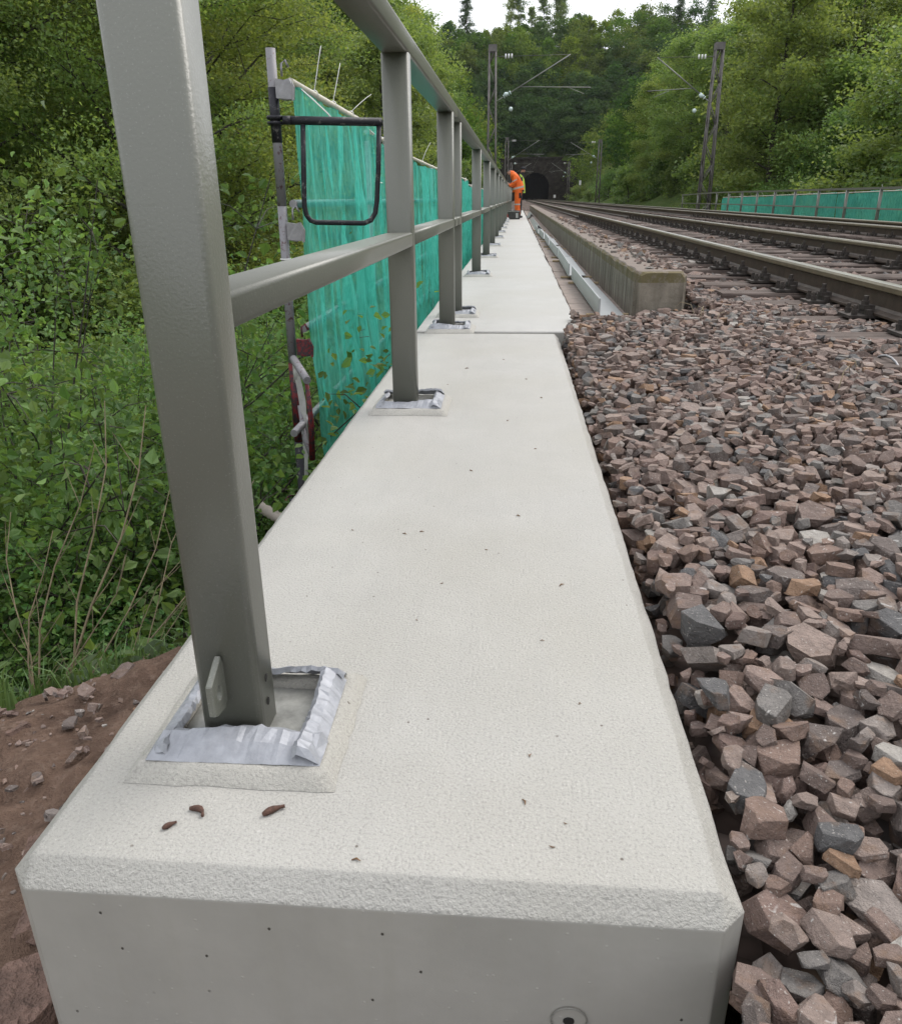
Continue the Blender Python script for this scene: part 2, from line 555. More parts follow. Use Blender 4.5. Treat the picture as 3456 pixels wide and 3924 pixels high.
def m_woodleaf():
    t = NT('far woodland leaves')
    at = t.new('ShaderNodeAttribute', attribute_name='tree_tone').outputs['Fac']
    isl = t.new('ShaderNodeNewGeometry').outputs['Random Per Island']
    c0 = t.ramp(at, [(0, (.075, .145, .030)), (.12, (.105, .165, .035)), (.25, (.045, .095, .030)), (.38, (.060, .110, .036)), (.5, (.130, .190, .032)), (.62, (.105, .150, .040)), (.75, (.042, .082, .032)), (.88, (.055, .098, .036))], 'CONSTANT')
    c = t.mix(isl, t.mix(1.0, c0, (.75, .78, .8), 'MULTIPLY'), t.mix(1.0, c0, (1.6, 1.5, 1.5), 'MULTIPLY'))
    d = t.new('ShaderNodeBsdfDiffuse'); t.l(c, d.inputs[0])
    tr = t.new('ShaderNodeBsdfTranslucent'); t.l(t.mix(1.0, c, (1.3, 1.2, .8), 'MULTIPLY'), tr.inputs[0])
    mx = t.new('ShaderNodeMixShader'); mx.inputs[0].default_value = .42
    t.l(d.outputs[0], mx.inputs[1]); t.l(tr.outputs[0], mx.inputs[2]); t.l(mx.outputs[0], t.out.inputs[0])
    return t.mat
MAT['wood_leaf'] = m_woodleaf()
MAT['leaf_bush'] = m_leaf('bush leaves', (0.050, 0.130, 0.022), (0.150, 0.285, 0.055), 0.4)
MAT['needle'] = m_leaf('conifer needles', (0.030, 0.058, 0.026), (0.065, 0.095, 0.042), 0.2)
MAT['grass'] = m_leaf('grass blades', (0.055, 0.11, 0.025), (0.11, 0.18, 0.05), 0.3)
MAT['bark'] = m_simple('dark bark', (0.052, 0.044, 0.036), 0.3, 12, 0.9, 0, 30, 0.6, 0.03)
MAT['twig'] = m_simple('pale brown twig', (0.22, 0.175, 0.11), 0.35, 15, 0.8, 0, 60, 0.3)

def m_net():
    t = NT('teal debris netting'); co = t.coord()
    s1 = t.noise(t.mapping(co, (3, 5.5, 1.2)), 2.0, 5, 0.65, 2.4)
    s2 = t.noise(t.mapping(co, (6, 60, 2.2)), 2.0, 3, 0.6, 0.8)
    st = t.math('ADD', t.math('MULTIPLY', s1, .80), t.math('MULTIPLY', s2, .20))
    n = t.noise(co, 1.7, 3)
    c = t.mix(t.ramp(st, [(0.30, 0.0), (0.70, 1.0)]), (0.045, 0.46, 0.375), (0.19, 0.74, 0.64))
    d = t.new('ShaderNodeBsdfDiffuse'); t.l(c, d.inputs[0])
    tr = t.new('ShaderNodeBsdfTranslucent'); t.l(c, tr.inputs[0])
    m1 = t.new('ShaderNodeMixShader'); m1.inputs[0].default_value = 0.55
    t.l(d.outputs[0], m1.inputs[1]); t.l(tr.outputs[0], m1.inputs[2])
    tp = t.new('ShaderNodeBsdfTransparent'); tp.inputs[0].default_value = (0.75, 0.95, 0.9, 1)
    m2 = t.new('ShaderNodeMixShader')
    a = t.ramp(t.math('ADD', t.math('MULTIPLY', st, 0.7), t.math('MULTIPLY', n, 0.3)), [(0.36, 0.42), (0.66, 0.78)])
    t.l(a, m2.inputs[0]); t.l(tp.outputs[0], m2.inputs[1]); t.l(m1.outputs[0], m2.inputs[2])
    t.l(m2.outputs[0], t.out.inputs[0])
    return t.mat
MAT['net'] = m_net()
MAT['galv'] = m_simple('galvanised tube', (0.27, 0.265, 0.275), 0.15, 30, 0.45, 0.6, 60, 0.1)

def m_worn(name, base, chip, lo=0.55, hi=0.62):
    t = NT(name); co = t.coord()
    n = t.noise(co, 38, 5, 0.75)
    c = t.mix(t.ramp(n, [(lo, 0.0), (hi, 1.0)]), base, chip)
    t.principled(c, 0.55, 0.15, t.bump(n, 0.3, 0.004), 0.4)
    return t.mat
MAT['black'] = m_worn('worn black paint', (0.018, 0.018, 0.024), (0.20, 0.19, 0.18), 0.58, 0.68)
MAT['redblack'] = m_worn('worn red paint', (0.16, 0.018, 0.022), (0.03, 0.024, 0.03), 0.45, 0.55)
MAT['greyred'] = m_worn('scuffed grey tube', (0.23, 0.225, 0.24), (0.10, 0.045, 0.05), 0.56, 0.64)
MAT['plastic'] = m_simple('cream plastic', (0.58, 0.55, 0.47), 0.1, 20, 0.5)
MAT['white'] = m_simple('white plastic', (0.75, 0.75, 0.74), 0.05, 20, 0.4)
MAT['strap'] = m_simple('grey strap', (0.40, 0.40, 0.38), 0.15, 30, 0.6)
MAT['hose'] = m_simple('beige corrugated hose', (0.42, 0.37, 0.33), 0.15, 30, 0.6)
MAT['mast'] = m_simple('weathered lattice steel', (0.14, 0.13, 0.125), 0.3, 3, 0.7, 0.2)
MAT['insul'] = m_simple('porcelain insulator', (0.55, 0.66, 0.64), 0.05, 3, 0.25)
MAT['wire'] = m_simple('copper wire', (0.10, 0.105, 0.085), 0.1, 3, 0.5, 0.5)
MAT['arm'] = m_simple('galvanised bracket arm', (0.22, 0.225, 0.20), 0.1, 3, 0.5, 0.3)
MAT['portal'] = m_simple('shade dark masonry', (0.033, 0.028, 0.023), 0.5, 0.9, 0.95, 0, 2.5, 0.8, 0.15, spec=0.1)  # wall colour darkened to carry the portal's shade
MAT['lining'] = m_simple('shade dark lining', (0.007, 0.0065, 0.006), 0.3, 0.6, 0.95, spec=0.0)  # darkness inside the tunnel put into the base colour
MAT['orange'] = m_simple('orange safety cloth', (0.82, 0.145, 0.018), 0.12, 10, 0.75, 0, 25, 0.5, 0.03)
MAT['reflect'] = m_simple('reflective tape', (0.48, 0.42, 0.38), 0.1, 20, 0.4)
MAT['yellow'] = m_simple('lime safety cloth', (0.46, 0.66, 0.09), 0.1, 10, 0.7)
MAT['cloth'] = m_simple('black cloth', (0.018, 0.018, 0.022), 0.3, 20, 0.9)
MAT['skin'] = m_simple('skin', (0.42, 0.24, 0.17), 0.1, 20, 0.6)
MAT['hair'] = m_simple('dark hair', (0.03, 0.02, 0.015), 0.2, 40, 0.7)
MAT['boot'] = m_simple('dark boots', (0.03, 0.027, 0.027), 0.3, 20, 0.7)
MAT['crate'] = m_simple('dark tool crate', (0.045, 0.045, 0.042), 0.4, 12, 0.7)
MAT['redbag'] = m_simple('red plastic', (0.55, 0.05, 0.03), 0.15, 12, 0.5)
MAT['catkin'] = m_simple('brown catkin', (0.085, 0.042, 0.030), 0.4, 200, 0.8, 0, 400, 0.8, 0.002)
MAT['bit'] = m_simple('dry plant bit', (0.17, 0.095, 0.045), 0.4, 100, 0.8)
MAT['viaduct'] = m_simple('viaduct masonry', (0.16, 0.12, 0.10), 0.35, 1.2, 0.9, 0, 6, 0.7, 0.05)

# ------------------------------------------------------------------ terrain
def sstep(a, b, x):
    t = np.clip((x - a) / (b - a), 0, 1)
    return t * t * (3 - 2 * t)

def G(X, Y):
    X = np.asarray(X, float); Y = np.asarray(Y, float)
    v = sstep(48, 78, Y)
    dl = np.maximum(0, -X - 1.3)
    vl = -1.6 - 0.62 * np.minimum(dl, 15) + 0.42 * np.maximum(0, dl - 24)
    hl = -0.7 + 0.55 * np.maximum(0, dl - 2.5)
    dr = np.maximum(0, X - 10.9)
    vr = -1.6 - 0.62 * np.minimum(dr, 8) + 0.60 * np.maximum(0, dr - 11)
    hr = -0.7 + 0.48 * np.maximum(0, dr - 3.0)
    zl = vl * (1 - v) + hl * v
    zr = vr * (1 - v) + hr * v
    z = np.where(X < 4.5, zl, zr)
    z = np.minimum(z, 47 - 0.4 * np.maximum(0, Y - 335))
    hill = 9.2 + 0.64 * np.minimum(Y - 262, 62) - 0.35 * np.maximum(0, Y - 330)
    z = np.where(Y > 262, np.maximum(z, hill), z)
    rough = np.clip((np.maximum(dl, dr) - 1.0) / 6.0, 0, 1) + (Y > 262)
    z = z + np.clip(rough, 0, 1) * (1.3 * vnoise(X / 14, Y / 14, 3) + 0.5 * vnoise(X / 5, Y / 5, 5))
    return z

def build_ground():
    xs = np.concatenate([np.linspace(-420, -70, 15), np.linspace(-65, -20, 16), np.linspace(-18, 24, 43), np.linspace(27, 90, 22), np.linspace(100, 420, 14)])
    ys = np.concatenate([np.linspace(-160, -12, 10), np.linspace(-10, 60, 48), np.linspace(63, 255, 50), [259, 261.9, 262.15, 265], np.linspace(270, 420, 36), np.linspace(440, 700, 10)])
    X, Y = np.meshgrid(xs, ys)
    Z = G(X, Y)
    # low under the foreground bank, which has its own finer sheet
    near = (X > -3.6) & (X < 2) & (Y < 4.5)
    Z = np.where(near, np.minimum(Z, -2.2), Z)
    n = len(xs); V = np.stack([X.ravel(), Y.ravel(), Z.ravel()], 1)
    i, j = np.meshgrid(np.arange(len(ys) - 1), np.arange(n - 1), indexing='ij')
    a = (i * n + j).ravel()
    F = np.stack([a, a + 1, a + n + 1, a + n], 1)
    cen = V[F].mean(1)
    F = F[~((cen[:, 0] > .2) & (cen[:, 0] < 10.4) & (cen[:, 1] > 261.8) & (cen[:, 1] < 262.2))]      # tunnel mouth
    return tag(link('ground', fast_mesh('ground', V, F, [MAT['ground']], True)), 'wooded hillsides and valley floor around the railway', kind='structure')
build_ground()

def soil_z(X, Y):
    s = np.maximum(0, (Y - 1.28) + 0.55 * (-X - 0.95))
    z = -0.30 - 0.10 * np.clip(-X - 0.6, 0, 3) - 0.62 * np.minimum(s, 3.2) * np.clip(s / 0.5, 0, 1)
    return z

def build_soil():
    xs = np.linspace(-4.2, 0.40, 180); ys = np.linspace(-1.6, 5.2, 240)
    X, Y = np.meshgrid(xs, ys)
    Z = soil_z(X, Y) + 0.022 * vnoise(X * 9, Y * 9, 1) + 0.014 * vnoise(X * 23, Y * 23, 2) + 0.008 * vnoise(X * 38, Y * 38, 8)
    Z = np.where((X > -0.47) & (Y > .6), np.minimum(Z, -0.5), Z)
    Z = np.where((X > 0.1) & (Y <= .6), np.maximum(Z, -0.20 - .6 * np.clip(.27 - X, 0, .2)), Z)
    n = len(xs); V = np.stack([X.ravel(), Y.ravel(), Z.ravel()], 1)
    i, j = np.meshgrid(np.arange(len(ys) - 1), np.arange(n - 1), indexing='ij')
    a = (i * n + j).ravel()
    F = np.stack([a, a + 1, a + n + 1, a + n], 1)
    return tag(link('soil_bank', fast_mesh('soil_bank', V, F, [MAT['soil']], True)), 'red brown soil bank beside the edge beam', kind='structure')
build_soil()

# ------------------------------------------------------------------ edge beam in the foreground and coated walkway behind it
def sweep_slab(name, y0, y1, xl, xr0, xr1, zb, c, step, tan_from=None, jit=0.0012, front_chamfer=True, mats=None, lab=None, cat='slab'):
    """cross-section swept along Y with chamfered top edges; mats: top, face, side strip"""
    ys = list(np.arange(y0 + c, y1 - 0.0001, step)) + [y1]
    rows = []
    for i, y in enumerate(ys):
        t = (y - y0) / (y1 - y0)
        xr = xr0 + (xr1 - xr0) * t
        j = lambda s: jit * float(vnoise(y * 26.0, s * 7.3, 4))
        rows.append([(xl + c * .0, y, zb), (xl + j(1), y, -c + j(2)), (xl + c + j(3), y, 0), (xl + (xr - xl) * .33, y, .0006 * j(9)), (xl + (xr - xl) * .66, y, 0),
                     (xr - c + 2 * j(4), y, 0), (xr + 2 * j(5), y, -c + 2 * j(6)), (xr, y, zb)])
    if front_chamfer:
        y = y0
        f = [(xl + c, y, zb), (xl + c, y, -c * 1.15), (xl + c, y, -c), (xl + (xr0 - xl) * .33, y, -c), (xl + (xr0 - xl) * .66, y, -c), (xr0 - c, y, -c), (xr0 - c, y, -c * 1.15), (xr0 - c, y, zb)]
        rows.insert(0, f)
    k = len(rows[0])
    V = [p for r in rows for p in r]
    F, mi = [], []
    for i in range(len(rows) - 1):
        for q in range(k - 1):
            F.append((i * k + q, i * k + q + 1, (i + 1) * k + q + 1, (i + 1) * k + q))
            m = 0
            if q in (0, 6): m = 1
            if q == 6 and tan_from is not None and rows[i][0][1] > tan_from: m = 2
            if i == 0 and front_chamfer and q in (0, 6): m = 1
            mi.append(m)
    F.append(tuple(range(k - 1, -1, -1))); mi.append(1)
    e = (len(rows) - 1) * k
    F.append(tuple(e + q for q in range(k))); mi.append(1)
    me = bpy.data.meshes.new(name)
    me.from_pydata(V, [], F)
    for t in mats: me.materials.append(t)
    me.polygons.foreach_set('material_index', mi)
    me.update()
    bm = bmesh.new(); bm.from_mesh(me)
    bmesh.ops.recalc_face_normals(bm, faces=bm.faces)
    bm.to_mesh(me); bm.free()
    return link(name, me)

beam = empty('edge_beam', (0, 0, 0))
tag(beam, 'pale grey coated concrete edge beam with chamfered blunt end', 'edge beam')
b1 = sweep_slab('body', 0.583, 4.10, -0.529, 0.243, 0.224, -0.75, 0.024, 0.03, 1.05, mats=[MAT['coat'], MAT['face'], MAT['tan']])
b1.parent = beam
# round anchor plug in the end face
pb = MB()
cx, cz, R = 0.073, -0.164, 0.019
ring = [(cx + R * math.cos(a), 0.5805, cz + R * math.sin(a)) for a in np.linspace(0, 2 * math.pi, 28, endpoint=False)]
pb.tube(ring, 0.0009, 6, closed=True)
pb.build('anchor_ring', MAT['face'], beam)
pb = MB()
pb.prism([(cx + 0.006 * math.cos(a), 0.5828, cz - 0.003 + 0.005 * math.sin(a)) for a in np.linspace(0, 2 * math.pi, 14, endpoint=False)], (0, -0.0015, 0))
pb.build('anchor_hole_shade', MAT['dark'], beam)  # flat dark disc on the face, painted shade of the hole

walk = empty('walkway', (0, 0, 0))
tag(walk, 'long pale coated walkway slab leading along the railing to the workers', 'walkway')
b2 = sweep_slab('slab', 4.175, 47.0, -0.525, 0.345, 0.30, -0.22, 0.006, 0.25, None, jit=0.006, mats=[MAT['coat_far'], MAT['face'], MAT['tan']])
b2.parent = walk

via = MB(); via.box(-0.45, 10.35, 4.3, 56, -11, -0.225); via.box(-0.45, 10.35, 56.0, 60, -6, -0.23)
tag(via.build('viaduct', MAT['viaduct']), 'masonry viaduct body carrying the tracks and walkways', 'viaduct')

# stone pavers between the walkway and the low parapet
pav = empty('paver_strip', (0, 4.2, 0)); tag(pav, 'strip of reddish stone pavers along the foot of the low wall', 'paving')
y = 4.22; k = 0
pm = None
while y < 46:
    L = 0.62 if y < 20 else 1.2
    m = MB()
    xa = 0.352
    m.box(xa, 0.685, 0, L - 0.012, -0.20, -0.012 + random.uniform(-.004, .003))
    o = m.build('paver', MAT['paver'], None, (0, 0, 0), 0.006, 1)
    o.parent = pav; o.location = (random.uniform(-.004, .004), y - 4.2, 0)
    y += L; k += 1

# low mossy concrete wall between pavers and ballast
def build_parapet():
    root = empty('parapet_wall', (0.8, 4.66, 0))
    tag(root, 'low weathered mossy concrete wall retaining the ballast', 'low wall')
    y0 = 4.66; joints = [4.66, 13.2, 21.5, 30, 38.4, 47]
    for s in range(5):
        ya, yb = joints[s] + (0.006 if s else 0), joints[s + 1] - 0.006
        ys = np.arange(ya, yb, 0.06 if s == 0 else 0.15)
        rows = []
        for y in ys:
            n1 = float(vnoise(y * 5.0, 1.5, 2)); n2 = float(vnoise(y * 17.0, 4.5, 2))
            ch = 0.012 + 0.016 * max(0, n1) + 0.010 * max(0, n2)
            xl = 0.672 + 0.004 * n1
            rows.append([(xl, y, -0.20), (xl, y, 0.10), (xl + 0.002, y, 0.262 - ch), (xl + ch, y, 0.262 + 0.004 * n2), (0.80, y, 0.264), (0.93, y, 0.262 - 0.004 * n1), (0.965, y, 0.235), (0.968, y, -0.20)])
        if s == 0:            # chipped, canted near end
            r0 = [(0.700, ya - 0.0, -0.2), (0.700, ya, 0.10), (0.704, ya, 0.235), (0.735, ya, 0.250), (0.80, ya, 0.252), (0.92, ya, 0.250), (0.94, ya, 0.225), (0.945, ya, -0.2)]
            rows[0] = r0
            rows = [r0] + [[(p[0], ya + 0.05, p[2]) for p in rows[1]]] + rows[1:]
        kk = 8
        V = np.array([p for r in rows for p in r]) - np.array((0.8, 4.66, 0))
        F = []
        for i in range(len(rows) - 1):
            for q in range(kk - 1):
                F.append((i * kk + q, i * kk + q + 1, (i + 1) * kk + q + 1, (i + 1) * kk + q))
        F.append(tuple(range(kk - 1, -1, -1))); F.append(tuple((len(rows) - 1) * kk + q for q in range(kk)))
        me = bpy.data.meshes.new('wall_section'); me.from_pydata([tuple(v) for v in V], [], F); me.materials.append(MAT['parapet'])
        bm = bmesh.new(); bm.from_mesh(me); bmesh.ops.recalc_face_normals(bm, faces=bm.faces); bm.to_mesh(me); bm.free()
        link('wall_section', me, root)
build_parapet()

# ------------------------------------------------------------------ ballast
def bed_z(X, Y):
    """ballast surface (level of the fines under the top stones)"""
    X = np.asarray(X, float); Y = np.asarray(Y, float)
    near = -0.088 + 0.044 * sstep(0.55, 1.2, Y) + 0.05 * sstep(3.2, 4.3, Y)
    t = sstep(0.45, 1.45, X)
    z = near * (1 - t) + (-0.012) * t
    z = np.where((X > 3.95) & (X < 4.85), -0.012, z)
    z = np.where(Y > 4.7, np.where(X < 1.2, 0.09 - 0.4 * np.clip(X - 0.97, 0, .25), -0.008), z)
    z = np.where(X > 7.9, np.maximum(-0.2, -0.01 - 0.25 * (X - 7.9)), z)
    return z

bedroot = None
def build_bed():
    xs = np.concatenate([np.linspace(0.247, 2.2, 42), np.linspace(2.3, 9.9, 40)])
    ys = np.concatenate([np.linspace(-2.5, 5.0, 120), np.linspace(5.15, 20, 80), np.linspace(20.5, 47.0, 54)])
    X, Y = np.meshgrid(xs, ys)
    Z = bed_z(X, Y) - np.where((X < 2.0) & (Y < 5.2), 0.045, 0.018) + 0.008 * vnoise(X * 12, Y * 12, 11)
    Z = np.where((Y < 0.58) & (X < 0.27), Z - 0.03, Z)
    inwall = (Y > 4.15) & (X < 0.94)
    Z = np.where(inwall, -0.18, Z)
    # keep clear of the beam side
    n = len(xs); V = np.stack([X.ravel(), Y.ravel(), Z.ravel()], 1)
    i, j = np.meshgrid(np.arange(len(ys) - 1), np.arange(n - 1), indexing='ij')
    a = (i * n + j).ravel(); F = np.stack([a, a + 1, a + n + 1, a + n], 1)
    o = link('ballast_bed', fast_mesh('ballast_bed', V, F, [MAT['bed']], True))
    return tag(o, 'brown crushed stone ballast beside and between the tracks', kind='structure')
bedroot = build_bed()

def build_far_bed():
    xs = np.concatenate([np.linspace(-2.2, 11.5, 30)]); ys = np.concatenate([np.linspace(47.0, 120, 60), np.linspace(122, 300, 40)])
    X, Y = np.meshgrid(xs, ys)
    Z = np.full_like(X, 0.0) - 0.35 * np.clip(-0.6 - X, 0, 3) - 0.35 * np.clip(X - 9.6, 0, 3) + 0.03 * vnoise(X * 1.5, Y * 1.5, 3)
    hx = np.exp(-((X - 0.1) / 0.9) ** 2) * sstep(47, 49, Y) * (1 - sstep(60, 80, Y)) * 0.33
    Z = Z + hx
    n = len(xs); V = np.stack([X.ravel(), Y.ravel(), Z.ravel()], 1)
    i, j = np.meshgrid(np.arange(len(ys) - 1), np.arange(n - 1), indexing='ij')
    a = (i * n + j).ravel(); F = np.stack([a, a + 1, a + n + 1, a + n], 1)
    return tag(link('track_formation', fast_mesh('track_formation', V, F, [MAT['bed']], True)), 'far ballast formation running into the tunnel', kind='structure')
build_far_bed()

def stone_variants(n, cuts, seed):
    """crushed stone: a block split by random planes, so every face is flat and edges are sharp"""
    out = []
    r = random.Random(seed)
    for k in range(n):
        bm = bmesh.new()
        bmesh.ops.create_cube(bm, size=2.0)
        slab = r.random() < .6
        ax = Vector((1.0, r.uniform(.50, .92), r.uniform(.24, .40) if slab else r.uniform(.40, .68)))
        sk = r.uniform(-.25, .25); sk2 = r.uniform(-.25, .25)
        for v in bm.verts:
            v.co = Vector((v.co.x * ax.x + sk * v.co.y, v.co.y * ax.y, v.co.z * ax.z + sk2 * v.co.x * ax.z))
        for q in range(cuts):
            a = (q + r.uniform(-.35, .35)) * 6.283 / cuts * 2; zc = r.uniform(-.75, .75) if q % 2 else r.uniform(-.3, .3)
            c = math.sqrt(1 - zc * zc); nrm = Vector((c * math.cos(a), c * math.sin(a), zc))
            e = Vector((nrm.x * ax.x, nrm.y * ax.y, nrm.z * ax.z)).length
            bmesh.ops.bisect_plane(bm, geom=bm.verts[:] + bm.edges[:] + bm.faces[:], dist=.0005, plane_co=nrm * e * r.choice((r.uniform(.55, .8), r.uniform(.8, 1.05), r.uniform(.85, 1.05))), plane_no=nrm, clear_outer=True)
            bnd = [ed for ed in bm.edges if ed.is_boundary]
            if bnd: bmesh.ops.holes_fill(bm, edges=bnd)
        bmesh.ops.remove_doubles(bm, verts=bm.verts, dist=.02)
        bmesh.ops.triangulate(bm, faces=bm.faces)
        bmesh.ops.recalc_face_normals(bm, faces=bm.faces)
        bm.verts.index_update()
        V = np.array([v.co[:] for v in bm.verts]); F = np.array([[v.index for v in f.verts] for f in bm.faces])
        bm.free()
        V = V - (V.max(0) + V.min(0)) / 2
        V = V / np.abs(V[:, 0]).max()
        V = V + np.random.default_rng(seed + k).normal(0, .035, V.shape)
        out.append((V, F))
    return out

def rot_mats(n, tilt, g):
    """n random rotations: any heading, limited tilt"""
    yaw = g.uniform(0, 2 * np.pi, n); ta = g.uniform(0, 2 * np.pi, n); tl = np.abs(g.normal(0, tilt, n))
    R = np.zeros((n, 3, 3))
    cy, sy = np.cos(yaw), np.sin(yaw)
    Rz = np.zeros((n, 3, 3)); Rz[:, 0, 0] = cy; Rz[:, 0, 1] = -sy; Rz[:, 1, 0] = sy; Rz[:, 1, 1] = cy; Rz[:, 2, 2] = 1
    ax = np.stack([np.cos(ta), np.sin(ta), np.zeros(n)], 1)
    K = np.zeros((n, 3, 3)); K[:, 0, 2] = ax[:, 1]; K[:, 1, 2] = -ax[:, 0]; K[:, 2, 0] = -ax[:, 1]; K[:, 2, 1] = ax[:, 0]
    I = np.eye(3)[None]
    Rt = I + np.sin(tl)[:, None, None] * K + (1 - np.cos(tl))[:, None, None] * (K @ K)
    return Rt @ Rz

SV = stone_variants(44, 9, 301)
SVlow = stone_variants(24, 5, 302)

def near_sleeper(Y, y0=0.75, step=0.62, w=0.13):
    return np.abs((Y - y0 + step / 2) % step - step / 2) < w

def drop_stones():
    g = np.random.default_rng(21)
    cell = 0.006
    x0, y0, x1, y1 = 0.20, 0.15, 2.05, 5.2
    nx, ny = int((x1 - x0) / cell), int((y1 - y0) / cell)
    gx = x0 + (np.arange(nx) + .5) * cell; gy = y0 + (np.arange(ny) + .5) * cell
    GX, GY = np.meshgrid(gx, gy)
    Hm = bed_z(GX, GY) - 0.055
    # sleepers and rail of the near track
    Hm = np.where((GX > 1.40) & near_sleeper(GY), np.maximum(Hm, 0.045), Hm)
    solid = ((GX < 0.262 - (0.02 * (GY - .6) / 3.5)) & (GY < 4.13) & (GY > .581)) | ((GX < .225) & (GY < .581)) | ((GX < 0.30) & (GY > 4.13)) | ((GX < 0.99) & (GY > 4.62)) | ((GX > 1.88) & (GX < 2.02) & (GY > 2.0))
    free = ((GX > .36) & (GX < .70) & (GY > 4.40))
    out = []
    area = (x1 - x0) * (y1 - y0)
    N = int(area * 3600)
    X = g.uniform(x0, x1, N); Y = g.uniform(y0, y1, N)
    A = np.clip(g.lognormal(math.log(0.0290), 0.42, N), 0.011, 0.062)
    order = np.argsort(A + g.normal(0, .010, N))
    Rm = rot_mats(N, 0.42, g)
    def try_drop(k, lift=0.0):
        a = A[k]; v = int(g.integers(0, len(SV))); R = Rm[k] * a
        P = SV[v][0] @ R.T
        ix0 = int((X[k] + P[:, 0].min() - x0) / cell); ix1 = int((X[k] + P[:, 0].max() - x0) / cell) + 1
        iy0 = int((Y[k] + P[:, 1].min() - y0) / cell); iy1 = int((Y[k] + P[:, 1].max() - y0) / cell) + 1
        if ix0 < 0 or iy0 < 0 or ix1 >= nx or iy1 >= ny: return
        ov = solid[iy0:iy1, ix0:ix1].mean()
        if ov > .34: return
        if free[iy0:iy1, ix0:ix1].mean() > .3: return
        # sparse on the sleepers
        if X[k] > 1.55 and near_sleeper(Y[k]) and g.random() > 0.35: return
        sx = (gx[ix0:ix1] - X[k])[None, :]; sy = (gy[iy0:iy1] - Y[k])[:, None]
        hx = (P[:, 0].max() - P[:, 0].min()) / 2; hy = (P[:, 1].max() - P[:, 1].min()) / 2; hz = (P[:, 2].max() - P[:, 2].min()) / 2
        q = 1 - (sx / hx) ** 2 - (sy / hy) ** 2
        inside = q > 0.05
        if not inside.any(): return
        th = hz * np.sqrt(np.clip(q, 0, 1))
        H = Hm[iy0:iy1, ix0:ix1]
        need = (H + th)[inside]
        z = np.percentile(need, 84) - 0.14 * hz
        if ov > 0 and (z + hz > -.020 or Y[k] > 4.0): return
        lim = float(bed_z(X[k], Y[k])) + 0.022 + lift
        if z + hz * .45 > lim + 0.024 + .016 * g.random(): return
        H[inside] = np.maximum(H, z + 0.92 * th)[inside]
        out.append((X[k], Y[k], z, a, v, k))
    for k in order:
        try_drop(k)
    # smaller stones rolled into the holes that are left
    tgt = bed_z(GX, GY) - 0.008
    nb = len(A)
    tgt = tgt + 0.012 * (GY < .9) * (GX < .6)
    for rep in range(7):
        low = np.argwhere((Hm < tgt) & ~solid & ~free)
        if len(low) == 0: break
        pick = low[g.permutation(len(low))[:2200]]
        m = len(pick)
        X = np.concatenate([X, gx[pick[:, 1]]]); Y = np.concatenate([Y, gy[pick[:, 0]]])
        A = np.concatenate([A, g.uniform(.011, .028, m)]); Rm = np.concatenate([Rm, rot_mats(m, .5, g)])
        for k in range(nb, nb + m):
            iy = int((Y[k] - y0) / cell); ix = int((X[k] - x0) / cell)
            if Hm[iy, ix] < tgt[iy, ix]: try_drop(k, .004)
        nb += m
    keep = []
    for (x, y, z, a, v, k) in out:
        iy = int((y - y0) / cell); ix = int((x - x0) / cell)
        if Hm[iy, ix] - z < 0.07:
            keep.append((x, y, z, a, v, k, Hm[iy, ix] - z))
    return keep, Rm

def join_stones(name, items, variants):
    """items: list of (pos, R*scale, variant)"""
    Vs, Fs, b = [], [], 0
    for pos, R, v in items:
        V, F = variants[v]
        Vs.append(V @ R.T + pos); Fs.append(F + b); b += len(V)
    return fast_mesh(name, np.concatenate(Vs), np.concatenate(Fs), [MAT['stoneN']])

